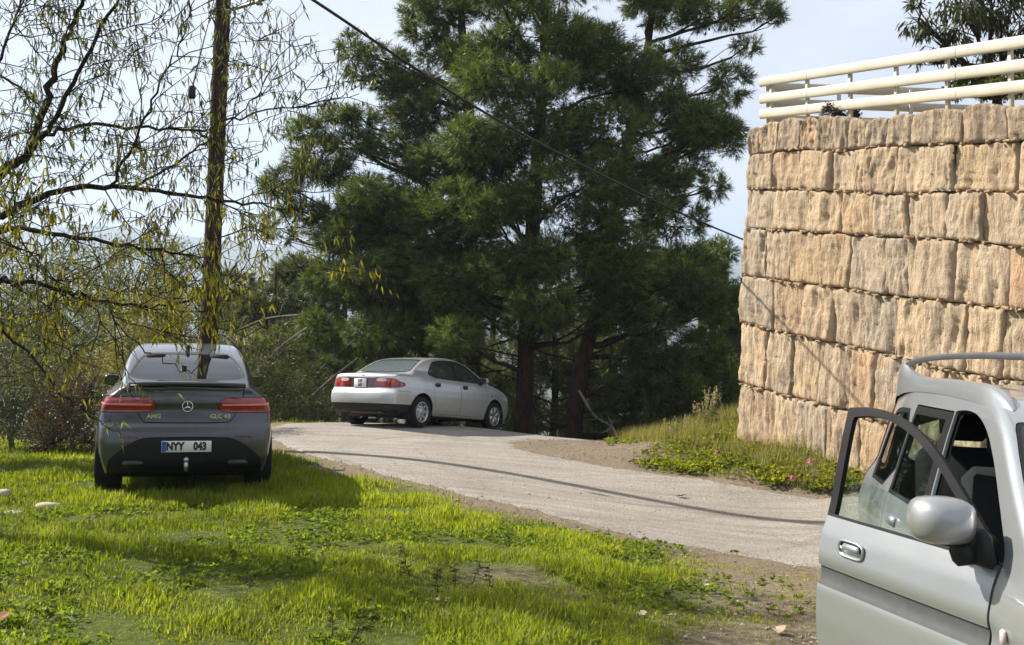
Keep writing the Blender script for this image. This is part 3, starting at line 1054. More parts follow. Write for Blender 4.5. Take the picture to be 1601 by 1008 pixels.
def thick(S, t, inner=True):
    """give a sheet a real thickness t inwards, with closed rims"""
    V, F, N = S.V, S.F, S.N
    key = np.round(V * 4000).astype(np.int64)
    _, inv = np.unique(key, axis=0, return_inverse=True)
    inv = inv.ravel()
    W = inv[F]
    E = np.concatenate([np.stack([F[:, i], F[:, (i + 1) % 3]], 1) for i in range(3)])
    EW = np.concatenate([np.stack([W[:, i], W[:, (i + 1) % 3]], 1) for i in range(3)])
    big = EW.max() + 1
    k1 = EW[:, 0] * big + EW[:, 1]; k2 = EW[:, 1] * big + EW[:, 0]
    bd = E[~np.isin(k1, k2) & (EW[:, 0] != EW[:, 1])]
    n = len(V)
    Vi = V - N * t
    a, b = bd[:, 0], bd[:, 1]
    wv = np.concatenate([V[a], V[b], Vi[b], Vi[a]])
    wn_ = np.cross(V[b] - V[a], N[a]); wn_ /= np.maximum(np.linalg.norm(wn_, axis=1, keepdims=True), 1e-9)
    m = len(bd); r = np.arange(m) + 2 * n
    Q = np.stack([r, r + 3 * m, r + 2 * m, r + m], 1)
    Fs = np.concatenate([F] + ([F[:, ::-1] + n] if inner else []) + [Q[:, [0, 1, 2]], Q[:, [0, 2, 3]]])
    if not inner:            # hidden between panel and lining: rims only
        Fs[len(F):] -= n
        return np.concatenate([V, wv]), Fs, np.concatenate([N, wn_, wn_, wn_, wn_])
    return np.concatenate([V, Vi, wv]), Fs, np.concatenate([N, -N, wn_, wn_, wn_, wn_])

def side(poly, sgn, ymin=0.3, rnd=2):
    poly = chaikin(poly, rnd) if rnd else np.asarray(poly, float)
    return lambda V: np.maximum(sdpoly(V[:, [0, 2]], poly), ymin - sgn * V[:, 1])
def rear(poly, xmax, rnd=2, front=False):
    poly = chaikin(poly, rnd) if rnd else np.asarray(poly, float)
    if front: return lambda V: np.maximum(sdpoly(V[:, [1, 2]], poly), xmax - V[:, 0])
    return lambda V: np.maximum(sdpoly(V[:, [1, 2]], poly), V[:, 0] - xmax)
def grow(df, g): return lambda V: df(V) - g
def mir(poly): return [(-a, b) for a, b in poly][::-1]

def put(S, name, mat, parent, t=0.012, lift=0.0):
    if lift: S = S.move(lift)
    V, F, N = thick(S, t, t > .021)
    return obj(name, V, F, mat, parent, None, N)

def make_wheel(parent, c, r, w, sgn, style, rim_mat, spokes=5, rimr=0.66):
    t_ = obj('wheel', *lathe_y([(r * rimr, -w * .46), (r * .80, -w * .5), (r * .94, -w * .49), (r * .985, -w * .40), (r, -w * .2), (r, w * .2), (r * .985, w * .40), (r * .94, w * .49), (r * .80, w * .5), (r * rimr, w * .46), (r * rimr * .97, w * .3), (r * rimr * .97, -w * .3), (r * rimr, -w * .46)], 44), M['rubber'], parent)
    t_.location = c
    a = Acc()
    f = sgn
    R0 = r * rimr
    V, Q = lathe_y([(R0 * 1.02, f * w * .47), (R0 * .97, f * w * .50), (R0 * .90, f * w * .46), (R0 * .86, f * w * .30), (R0 * .84, -f * w * .3)], 44)
    a.add(V, Q)
    hub = [(0, f * w * .43), (R0 * .14, f * w * .43), (R0 * .22, f * w * .40), (R0 * .26, f * w * .33), (0, f * w * .30)]
    V, Q = lathe_y(hub, 24); a.add(V, Q)
    for k in range(spokes):
        an = 2 * math.pi * k / spokes + 0.3
        if style == 'alloy':
            for off in (-0.13, 0.13):
                p0 = np.array([math.cos(an + off * .3) * R0 * .15, f * w * .40, math.sin(an + off * .3) * R0 * .15])
                p1 = np.array([math.cos(an + off) * R0 * .92, f * w * .43, math.sin(an + off) * R0 * .92])
                a.add(*tube([p0, (p0 + p1) / 2 + [0, f * w * .01, 0], p1], [R0 * .09, R0 * .065, R0 * .07], 6))
        elif style == 'cap':
            d = np.array([math.cos(an), 0, math.sin(an)]); n_ = np.array([-math.sin(an), 0, math.cos(an)])
            w0, w1 = R0 * .16, R0 * .30
            y0, y1 = f * w * .455, f * w * .475
            V = np.array([d * R0 * .1 - n_ * w0 + [0, y0, 0], d * R0 * .1 + n_ * w0 + [0, y0, 0], d * R0 * .95 + n_ * w1 + [0, y1, 0], d * R0 * .95 - n_ * w1 + [0, y1, 0]])
            V = np.concatenate([V, V - [0, f * .02, 0]])
            a.add(V, [[0, 1, 2, 3], [7, 6, 5, 4], [0, 4, 5, 1], [1, 5, 6, 2], [2, 6, 7, 3], [3, 7, 4, 0]])
        else:
            pass
    if style == 'steel':
        V, Q = lathe_y([(R0 * .22, f * w * .38), (R0 * .45, f * w * .30), (R0 * .62, f * w * .36), (R0 * .68, f * w * .25)], 36); a.add(V, Q)
        for k in range(8):
            an = 2 * math.pi * k / 8
            d = np.array([math.cos(an), 0, math.sin(an)])
            a.add(*tube([d * R0 * .60 + [0, f * w * .33, 0], d * R0 * .90 + [0, f * w * .28, 0]], [R0 * .11, R0 * .13], 6))
    a.build('rim', rim_mat, t_)
    a = Acc()
    V, Q = lathe_y([(R0 * .82, -f * w * .05), (0, -f * w * .05)], 30); a.add(V, Q)
    V, Q = lathe_y([(R0 * .6, f * w * .10), (R0 * .6, 0), (0, f * .0)], 30); a.add(V, Q)
    a.build('brake_disc', M['dark_alloy'], t_)
    return t_

def arch_liner(parent, c, r, w, sgn):
    a = np.linspace(R(-25), R(205), 26)
    y0 = sgn * 0.0; y1 = -sgn * w
    V = np.concatenate([np.stack([c[0] + r * np.cos(a), np.full(26, c[1] + y0), c[2] + r * np.sin(a)], 1),
                        np.stack([c[0] + r * np.cos(a), np.full(26, c[1] + y1), c[2] + r * np.sin(a)], 1), [[c[0], c[1] + y1, c[2]]]])
    i = np.arange(25)
    return obj('wheel_arch', V, [np.stack([i, i + 1, i + 27, i + 26], 1), np.stack([i + 26, i + 27, np.full(25, 52)], 1)], M['black_plastic'], parent)

def seat(parent, x, y, z, w, hr=True, mat='interior_grey', lean=0.22):
    s = Acc()
    s.add(*box((x, y, z), (0.50, w, 0.16), 0.05))
    Rm = np.array(Matrix.Rotation(-lean, 3, 'Y'))
    s.add(*box((x - 0.30, y, z + 0.34), (0.14, w, 0.62), 0.05, Rm))
    o = s.build('seat', M[mat], parent)
    if hr:
        for yy in ([y] if w < 0.8 else [y - w * .28, y + w * .28]):
            h = Acc(); h.add(*box((x - 0.41, yy, z + 0.76), (0.10, 0.26, 0.17), 0.04, Rm))
            h.build('headrest', M[mat], o)
    return o

def place_car(root, x, y, hx, hy, wb, track):
    """rest the wheels on the ground"""
    h = np.array([hx, hy]) / math.hypot(hx, hy); l = np.array([-h[1], h[0]])
    c = np.array([x, y])
    q = [c + h * wb[0] + l * track, c + h * wb[0] - l * track, c + h * wb[1] + l * track, c + h * wb[1] - l * track]
    z = [gz(*p) for p in q]
    zf, zr = (z[0] + z[1]) / 2, (z[2] + z[3]) / 2
    pitch = math.atan2(zf - zr, wb[0] - wb[1])
    roll = math.atan2((z[0] + z[2]) / 2 - (z[1] + z[3]) / 2, 2 * track)
    z0 = zr + (zf - zr) * (0 - wb[1]) / (wb[0] - wb[1])
    root.matrix_world = Matrix.Translation((x, y, z0 + 0.005)) @ Matrix.Rotation(math.atan2(h[1], h[0]), 4, 'Z') @ Matrix.Rotation(-pitch, 4, 'Y') @ Matrix.Rotation(roll, 4, 'X')

def plate(parent, c, w, h, lines, nrm_rear=True, blue=True, size=None, tilt=0.0):
    a = Acc(); a.add(*box((0, 0, 0), (0.012, w, h), 0.004))
    p = a.build('number_plate', M['plate_white'], parent)
    p.location = c; p.rotation_euler = (0, tilt, 0)
    if blue:
        a = Acc(); a.add(*box((-0.0065, w / 2 - 0.024, 0), (0.004, 0.042, h - 0.01)))
        a.build('country_strip', M['plate_blue'], p, False)
    for (s, zz, sz, yy) in lines:
        V, T = text_mesh(s, sz, 0.0055 * sz / 0.1, 0.84)
        a = Acc(); a.add(np.stack([np.full(len(V), -0.0075) - V[:, 2], -V[:, 0] + yy, V[:, 1] + zz], 1), None, T[:, ::-1])
        a.build('plate_lettering', M['letter_black'], p, False)
    return p

M['mirror_glass'] = simple('mirror_glass', (.10, .105, .11), .05, 1.0, var=.02)
def mirror(parent, c, sgn, sz, mat, name='door_mirror'):
    """rounded housing with its glass facing back"""
    n = 10
    V = []; 
    L = 18
    prof = [(0.0, .55), (.25, .92), (.6, 1.0), (.95, .97), (1.0, .90)]
    for t_, s_ in prof:
        for k in range(L):
            a = 2 * math.pi * k / L
            cy = math.copysign(abs(math.cos(a)) ** .6, math.cos(a)); sz_ = math.copysign(abs(math.sin(a)) ** .6, math.sin(a))
            V.append((sz[0] * (0.5 - t_), sz[1] / 2 * cy * s_, sz[2] / 2 * sz_ * s_))
    i = np.arange(len(prof) - 1)[:, None] * L; j = np.arange(L)[None]
    Q = np.stack([i + j, i + (j + 1) % L, i + L + (j + 1) % L, i + L + j], -1).reshape(-1, 4)
    V = np.array(V + [(sz[0] * .5 + .01, 0, 0)])
    j = np.arange(L)
    T = np.stack([(j + 1) % L, j, np.full(L, len(V) - 1)], 1)
    m = obj(name, V, [Q, T], mat, parent); m.location = c
    b = (len(prof) - 1) * L
    G = V[b:b + L] * [1, .94, .92] + [0.01, 0, 0]
    obj('mirror_glass', np.concatenate([G, [G.mean(0)]]), [np.stack([j, (j + 1) % L, np.full(L, L)], 1)], M['mirror_glass'], m)
    a = Acc(); a.add(*tube([(0, -sgn * sz[1] * .35, -sz[2] * .3), (-.02, -sgn * (sz[1] * .5 + .07), -sz[2] * .55)], [0.035, 0.05], 8))
    a.build('mirror_arm', M['black_plastic'], m)
    return m

def wiper(parent, p0, p1):
    a = Acc(); a.add(*tube([p0, (np.array(p0) + p1) / 2, p1], [0.012, .009, .006], 5))
    return a.build('wiper', M['black_plastic'], parent)

def underbody(parent, x0, x1, hw, z0, z1):
    a = Acc(); a.add(*box(((x0 + x1) / 2, 0, (z0 + z1) / 2), (x1 - x0, 2 * hw, z1 - z0), 0.05))
    return a.build('underbody', M['black_plastic'], parent)

# ================================================================= dark grey coupe SUV seen from behind
M['paint_grey'] = paint('paint_grey', (0.062, 0.068, 0.076), 0.7, 0.30, 0.06)
M['tint_glass'] = glass('tint_glass', (0.04, 0.045, 0.05), 0.7, (0.012, 0.013, 0.015), 1.6)
M['clear_glass'] = glass('clear_glass', (0.77, 0.85, 0.83), 0.03, (0.1, 0.1, 0.1))
M['pale_glass'] = glass('pale_glass', (0.22, 0.27, 0.29), 0.55, (0.20, 0.25, 0.27), 2.6)
M['sedan_glass'] = glass('sedan_glass', (0.58, 0.65, 0.62), 0.16, (0.20, 0.22, 0.21), 2.1)
M['green_glass'] = glass('green_glass', (0.70, 0.82, 0.77), 0.015, (0.1, 0.14, 0.12))

def build_grey():
    root = empty('parked_car', (0, 0, 0), 'dark grey coupe SUV seen from behind, parked on the grass under the almond branches', 'car')
    sil = [(-1.9, .24), (-2.18, .27), (-2.33, .36), (-2.37, .52), (-2.365, .66), (-2.345, .73), (-2.30, .79), (-2.265, .90), (-2.27, 1.00), (-2.235, 1.05), (-2.225, 1.10), (-2.215, 1.155), (-2.06, 1.20), (-1.78, 1.30), (-1.40, 1.42), (-.9, 1.53), (-.3, 1.585), (.15, 1.575), (.55, 1.52), (.95, 1.34), (1.35, 1.13), (1.7, 1.07), (2.1, .97), (2.28, .86), (2.36, .66), (2.36, .42), (2.22, .28), (1.9, .24), (0, .24)]
    wz = [(.15, .84), (.30, .875), (.45, .925), (.62, .945), (.80, .94), (.93, .915), (1.02, .875), (1.08, .83), (1.15, .79), (1.35, .70), (1.50, .63), (1.62, .57)]
    plan = [(-2.45, .87), (-2.2, .925), (-1.8, .975), (-1.37, 1.0), (-.8, .975), (.6, .975), (1.5, .995), (1.9, .97), (2.4, .86)]
    tp = lambda x, z: 1 - 0.10 * sstep(-.7, -2.2, x) * sstep(1.0, 1.15, z)
    (V, F, N), f = car_shell(sil, wz, plan, tp, 0.045, (0.30, 0.16), 0.05, 0.025, 0.95)
    full = Shell(V, F, N)
    S = full.copy()
    wr, xa = 0.365, (1.51, -1.365)
    for sg in (1, -1):
        for x in xa:
            S.take(lambda V: np.maximum(np.hypot(V[:, 0] - x, V[:, 2] - wr) - 0.415, 0.5 - sg * V[:, 1]))
            arch_liner(root, (x, sg * 0.90, wr), 0.42, 0.36, sg)
    inner = Shell(*f(.05))
    for sg in (1, -1):
        for x in xa: inner.take(lambda V: np.maximum(np.hypot(V[:, 0] - x, V[:, 2] - wr) - 0.40, 0.45 - sg * V[:, 1]))
    # glass
    glassparts = []
    def win(dfun, trim=0.022, mat='tint_glass'):
        inner.take(dfun)
        g_ = S.take(dfun)
        put(g_, 'window', M[mat], root, 0.006, -0.004)
    rw = [(-.60, 1.215), (.60, 1.215), (.57, 1.30), (.50, 1.42), (.42, 1.465), (-.42, 1.465), (-.50, 1.42), (-.57, 1.30)]
    fr = grow(rear(rw, -.6), .02)
    win(rear(rw, -.6))
    put(S.take(fr), 'window_seal', M['trim_black'], root, 0.012)
    ws = [(-.66, 1.13), (.66, 1.13), (.60, 1.35), (.52, 1.49), (-.52, 1.49), (-.60, 1.35)]
    win(rear(ws, .4, 2, True), mat='clear_glass')
    for sg in (1, -1):
        for pl in ([(-1.50, 1.16), (-1.15, 1.33), (-.62, 1.43), (-.12, 1.455), (-.08, 1.12), (-1.2, 1.13)], [(-.02, 1.12), (-.06, 1.455), (.25, 1.44), (.55, 1.36), (1.05, 1.11)]):
            win(side(pl, sg))
        fr2 = [(-1.62, 1.15), (-1.2, 1.37), (-.62, 1.46), (-.05, 1.485), (.27, 1.465), (.60, 1.38), (1.15, 1.095), (0, 1.09), (-1.3, 1.105)]
        put(S.take(side(fr2, sg)), 'window_surround', M['trim_black'], root, 0.012)
    # lamps
    tl = [(.305, .955), (.325, .905), (.40, .885), (.60, .878), (.98, .885), (.98, 1.035), (.46, 1.035), (.35, 1.015)]
    for sg in (1, -1):
        pl = tl if sg > 0 else mir(tl)
        L = S.take(rear(pl, -1.85, 1), 0.003)
        bar = L.take(rear([(sg * .34, .952), (sg * .88, .955), (sg * .88, .972), (sg * .36, .972)], -1.9, 0))
        put(L, 'tail_light', M['red_lens'], root, 0.02, 0.006)
        put(bar, 'tail_light_bar', lens_bright, root, 0.02, 0.010)
        rf = [(.47, .628), (.68, .635), (.68, .652), (.47, .652)]
        put(S.take(rear(rf if sg > 0 else mir(rf), -1.9, 1), 0.002), 'reflector', M['red_lens'], root, 0.012, 0.002)
        hl = [(.50, .80), (.50, .88), (.75, .93), (.95, .93), (.95, .80)]
        put(S.take(rear(hl if sg > 0 else mir(hl), 1.6, 1, True), 0.003), 'headlight', M['clear_lens'], root, 0.02)
    put(S.take(rear([(-.46, .55), (.46, .55), (.46, .86), (-.46, .86)], 1.9, 1, True), 0.003), 'grille', M['trim_black'], root, 0.02)
    # lower black insert with plate
    df = [(-.40, .645), (.40, .645), (.50, .615), (.62, .545), (.71, .47), (.78, .40), (.80, .1), (-.80, .1), (-.78, .40), (-.71, .47), (-.62, .545), (-.50, .615)]
    put(S.take(rear(df, -1.75, 1), 0.002), 'rear_diffuser', M['black_plastic'], root, 0.02, -0.012)
    # boot lid
    bl = [(-.57, 1.195), (.57, 1.195), (.585, 1.06), (.50, .88), (.45, .80), (.40, .782), (-.40, .782), (-.45, .80), (-.50, .88), (-.585, 1.06)]
    put(S.take(rear(bl, -1.9, 1), 0.0045), 'boot_lid', M['paint_grey'], root, 0.02)
    for sg in (1, -1):
        put(S.take(side([(-1.02, 1.13), (-.95, .55), (-.75, .36), (-.06, .34), (-.045, 1.13)], sg, .4, 1), 0.003), 'door', M['paint_grey'], root, 0.012)
        put(S.take(side([(-.035, 1.13), (-.045, .34), (.98, .34), (1.05, .6), (1.08, 1.12)], sg, .4, 1), 0.003), 'door', M['paint_grey'], root, 0.012)
        for xh in (-.72, .22):
            a = Acc(); a.add(*box((xh, sg * 0.935, .98), (.2, .03, .03), .012)); a.build('door_handle', M['paint_grey'], root)
    put(S, 'body', M['paint_grey'], root, 0.012)
    iv = inner.move(-0.03)
    obj('lining', iv.V, iv.F, M['interior'], root, None, iv.N)
    # spoiler lip
    a = Acc()
    ys = np.linspace(-.60, .60, 25)
    rows = []
    for yy in ys:
        k = (abs(yy) / .60) ** 3
        x = -2.255 + 0.06 * k * 1.3; z = 1.185 - 0.012 * k
        rows.append([(x + .12, yy, z + .012), (x + .02, yy, z + .010), (x - .012, yy, z - .004), (x - .005, yy, z - .022), (x + .05, yy, z - .030), (x + .13, yy, z - .010)])
    V_ = np.array(rows).reshape(-1, 3); I = np.arange(24)[:, None] * 6 + np.arange(6)[None]; J = np.arange(24)[:, None] * 6 + (np.arange(6)[None] + 1) % 6
    a.add(V_, np.stack([I, J, J + 6, I + 6], -1).reshape(-1, 4)); a.build('spoiler', M['paint_grey'], root)
    a = Acc(); a.add(*tube([(-2.245, yy, 1.158 - .012 * (abs(yy) / .6) ** 3) for yy in np.linspace(-.58, .58, 9)], 0.010, 6)); a.build('brake_light', M['trim_black'], root)
    for sg in (1, -1):
        mirror(root, (.80, sg * .93, 1.105), sg, (.14, .19, .135), M['trim_black'])
        a = Acc(); a.add(*box((-2.33, sg * .52, .385), (.12, .22, .075), .03)); e = a.build('exhaust_tip', M['trim_black'], root)
        for x in xa:
            make_wheel(root, (x, sg * .81, wr), wr, .27, sg, 'alloy', M['dark_alloy'], 5, .70)
    plate(root, (-2.385, 0, .553), .50, .112, [('NYY', 0, .105, .115), ('043', 0, .105, -.135)])
    # round emblem with three points
    a = Acc()
    cx, cz = -2.283, .945
    an = np.linspace(0, 2 * math.pi, 29)
    a.add(*tube(np.stack([np.full(29, cx), .052 * np.cos(an), cz + .052 * np.sin(an)], 1), 0.006, 6, False))
    for k in range(3):
        t_ = math.pi / 2 + k * 2 * math.pi / 3
        a.add(*tube([(cx, 0, cz), (cx, .05 * math.cos(t_), cz + .05 * math.sin(t_))], [0.012, .003], 6))
    a.build('emblem', M['chrome'], root)
    for s_, yy, sz in (('AMG', .335, .058), ('GLC 43', -.335, .058)):
        V_, T_ = text_mesh(s_, sz, 0.0022, 1.12)
        a = Acc(); a.add(np.stack([np.full(len(V_), -2.289) - V_[:, 2] * 2, -V_[:, 0] + yy, V_[:, 1] + .845], 1), None, T_[:, ::-1])
        a.build('badge_lettering', M['chrome'], root, False)
    a = Acc()
    a.add(*tube([(-2.10, 0, .33), (-2.36, 0, .32), (-2.42, 0, .345), (-2.42, 0, .40)], .022, 8))
    n_ = 12
    for k in range(1):
        la = np.linspace(0, math.pi, 9)
        a.add(*tube([(-2.42, 0, .425 - .027 * math.cos(x)) for x in la], [max(.001, .027 * math.sin(x)) for x in la], 12))
    a.build('tow_ball', M['alloy'], root)
    for y in (.37, -.37): seat(root, .05, y, .62, .52, mat='interior')
    seat(root, -.85, 0, .62, 1.25, mat='interior')
    a = Acc(); a.add(*box((.95, 0, .98), (.45, 1.4, .22), .08)); a.build('dashboard', M['interior'], root)
    underbody(root, -1.95, 2.1, .60, .20, .42)
    a = Acc()
    V_, Q_, T_ = box((0, 0, 0), (.16, .045, .07), .02); V_[:, 0] += np.where(V_[:, 2] > 0, -.05, 0); a.add(V_ + [-1.0, 0, 1.535], Q_, T_); a.build('antenna_fin', M['paint_grey'], root)
    h = np.array([-0.312, 0.950])
    rearc = np.array(P(290, 700, 10.25)[:2])
    c = rearc + h * 2.37
    place_car(root, c[0], c[1], h[0], h[1], xa, .80)
    root.matrix_world = root.matrix_world @ Matrix.Diagonal((1, .95, 1, 1))
lens_bright = simple('lens_bright', (0.95, 0.22, 0.20), 0.2)

# ================================================================= old silver sedan on the crest
M['paint_silver'] = paint('paint_silver', (0.46, 0.465, 0.475), 0.55, 0.34, 0.07)
def build_sedan():
    root = empty('parked_car', (0, 0, 0), 'old silver four-door sedan parked on the crest of the road before the pines', 'car')
    sil = [(-1.8, .24), (-2.06, .27), (-2.14, .36), (-2.17, .48), (-2.165, .60), (-2.135, .655), (-2.105, .70), (-2.095, .80), (-2.085, .90), (-2.06, .965), (-1.98, .995), (-1.75, 1.012), (-1.55, 1.03), (-1.25, 1.19), (-.95, 1.32), (-.6, 1.39), (-.2, 1.415), (.15, 1.395), (.45, 1.33), (.80, 1.17), (1.15, .985), (1.4, .93), (1.75, .86), (2.02, .765), (2.12, .68), (2.165, .52), (2.15, .34), (2.0, .22), (1.6, .20), (0, .22)]
    wz = [(.12, .78), (.25, .80), (.36, .83), (.50, .85), (.62, .855), (.75, .845), (.88, .815), (.96, .775), (1.02, .735), (1.15, .685), (1.30, .615), (1.45, .54)]
    plan = [(-2.25, .88), (-1.9, .945), (-1.3, .995), (-.4, 1.0), (.7, 1.0), (1.3, .985), (1.7, .95), (2.2, .84)]
    tp = lambda x, z: 1 - 0.07 * sstep(-.6, -1.6, x) * sstep(1.0, 1.1, z)
    (V, F, N), f = car_shell(sil, wz, plan, tp, 0.03, (0.26, 0.14), 0.045, 0.025, 0.9)
    full = Shell(V, F, N); S = full.copy()
    wr, xa = .295, (1.32, -1.285)
    for sg in (1, -1):
        for x in xa:
            S.take(lambda V: np.maximum(np.hypot(V[:, 0] - x, V[:, 2] - wr - .01) - 0.355, 0.45 - sg * V[:, 1]))
            arch_liner(root, (x, sg * .82, wr), 0.36, 0.32, sg)
    inner = Shell(*f(.05))
    for sg in (1, -1):
        for x in xa: inner.take(lambda V: np.maximum(np.hypot(V[:, 0] - x, V[:, 2] - wr) - 0.40, 0.45 - sg * V[:, 1]))
    def win(dfun, mat='sedan_glass'):
        inner.take(dfun); put(S.take(dfun), 'window', M[mat], root, 0.006, -0.004)
    rw = [(-.60, 1.045), (.60, 1.045), (.57, 1.14), (.50, 1.28), (.45, 1.315), (-.45, 1.315), (-.50, 1.28), (-.57, 1.14)]
    win(rear(rw, -.7), 'pale_glass')
    put(S.take(grow(rear(rw, -.7), .018)), 'window_seal', M['trim_black'], root)
    ws = [(-.66, 1.0), (.66, 1.0), (.58, 1.18), (.48, 1.335), (-.48, 1.335), (-.58, 1.18)]
    win(rear(ws, .3, 2, True))
    put(S.take(grow(rear(ws, .3, 2, True), .018)), 'window_seal', M['trim_black'], root)
    for sg in (1, -1):
        win(side([(-1.0, .985), (-.84, 1.19), (-.66, 1.30), (-.10, 1.345), (-.05, .975)], sg, .3, 1))
        win(side([(.02, .975), (-.02, 1.345), (.20, 1.335), (.48, 1.24), (.98, .965)], sg, .3, 1))
        put(S.take(side([(-1.06, .972), (-.88, 1.20), (-.70, 1.325), (-.10, 1.372), (.21, 1.36), (.51, 1.26), (1.06, .945), (0, .955)], sg, .3, 1)), 'window_surround', M['trim_black'], root)
    # tail lamp band with the plate in its middle
    tl = [(-.66, .895), (.66, .895), (.74, .87), (.80, .80), (.80, .735), (.75, .715), (-.75, .715), (-.80, .735), (-.80, .80), (-.74, .87)]
    B = S.take(rear(tl, -1.80, 1), 0.003)
    for sg in (1, -1):
        wn_ = [(.33, .825), (.55, .825), (.55, .885), (.33, .885)]
        put(B.take(rear(wn_ if sg > 0 else mir(wn_), -1.85, 1)), 'reversing_light', M['clear_dull'], root, .02, .004)
        am = [(.56, .80), (.70, .80), (.72, .885), (.58, .885)]
        put(B.take(rear(am if sg > 0 else mir(am), -1.80, 1)), 'indicator', M['amber_lens'], root, .02, .004)
        rl = [(.31, .72), (.82, .72), (.82, .875), (.62, .893), (.31, .89)]
        put(B.take(rear(rl if sg > 0 else mir(rl), -1.80, 1)), 'tail_light', M['red_lens'], root, .02, .003)
        hl = [(.42, .60), (.42, .69), (.66, .735), (.85, .735), (.85, .62)]
        put(S.take(rear(hl if sg > 0 else mir(hl), 1.7, 1, True), .003), 'headlight', M['clear_lens'], root, .02)
    put(B, 'lamp_panel', M['dark_red_lens'], root, .02, .0)
    # bumper with black lower skirt
    put(S.take(lambda V: np.maximum(np.maximum(V[:, 2] - .415, V[:, 0] + 1.62), -(V[:, 2] - .18)), .003), 'bumper_skirt', M['black_plastic'], root, .012, -.008)
    put(S.take(lambda V: np.maximum(V[:, 2] - .655, V[:, 0] + 1.655), .0035), 'rear_bumper', M['paint_silver'], root, .014, .006)
    put(S.take(lambda V: np.maximum(V[:, 2] - .585, 1.72 - V[:, 0]), .003), 'front_bumper', M['paint_silver'], root, .014, .006)
    put(S.take(rear([(-.72, 1.01), (.72, 1.01), (.72, .92), (.30, .905), (.30, .70), (-.30, .70), (-.30, .905), (-.72, .92)], -1.6, 0), .0035), 'boot_lid', M['paint_silver'], root, .014)
    for sg in (1, -1):
        d1 = put(S.take(side([(-1.03, .97), (-.98, .86), (-.90, .55), (-.78, .33), (-.78, .27), (-.005, .27), (-.005, .97)], sg, .4, 0), .0035), 'door', M['paint_silver'], root)
        d2 = put(S.take(side([(.005, .97), (.005, .27), (.90, .27), (.96, .45), (.98, .97)], sg, .4, 0), .0035), 'door', M['paint_silver'], root)
        for d_, xh in ((d1, -.80), (d2, .16)):
            a = Acc(); a.add(*box((xh, sg * .838, .84), (.16, .035, .075), .025)); a.build('door_handle', M['trim_black'], d_)
        mirror(root, (.78, sg * .90, 1.01), sg, (.13, .17, .125), M['paint_silver'])
        a = Acc(); a.add(*box((1.16, sg * .845, .72), (.07, .02, .03), .008)); a.build('side_indicator', M['amber_lens'], root)
        for k, x in enumerate(xa):
            st = 'cap' if x > 0 else 'steel'
            make_wheel(root, (x, sg * .745, wr), wr, .19, sg, st, M['alloy'], 6, .66)
    put(S, 'body', M['paint_silver'], root, .012)
    iv = inner.move(-.03); obj('lining', iv.V, iv.F, M['interior'], root, None, iv.N)
    plate(root, (-2.115, .03, .79), .29, .165, [('KEP', .038, .075, 0), ('347', -.038, .075, 0)], blue=False, tilt=-0.05)
    a = Acc(); a.add(*box((-2.075, 0, .945), (.01, .07, .022), .006)); a.build('emblem', M['dark_alloy'], root)
    for y in (.36, -.36): seat(root, -.05, y, .42, .50)
    seat(root, -.95, 0, .36, 1.2, hr=False)
    a = Acc(); a.add(*box((.80, 0, .82), (.35, 1.3, .2), .07)); a.build('dashboard', M['interior'], root)
    underbody(root, -1.85, 1.9, .58, .17, .40)
    a = Acc(); a.add(*tube([(-1.5, -.45, .24), (-2.13, -.45, .25)], .025, 8)); a.build('exhaust_pipe', M['dark_alloy'], root)
    a = Acc(); a.add(*box((-1.82, .05, .30), (.35, .7, .14), .05)); a.build('exhaust_silencer', simple('rusty_steel', (.16, .11, .07), .8), root)
    th = R(31)
    h = np.array([math.sin(th), math.cos(th)])
    rw_ = P(655, 668, 19.5)[:2]
    c = rw_ + h * 1.285 + np.array([-h[1], h[0]]) * .78
    place_car(root, c[0], c[1], h[0], h[1], xa, .745)
M['clear_dull'] = simple('clear_dull', (0.50, 0.42, 0.40), 0.15)

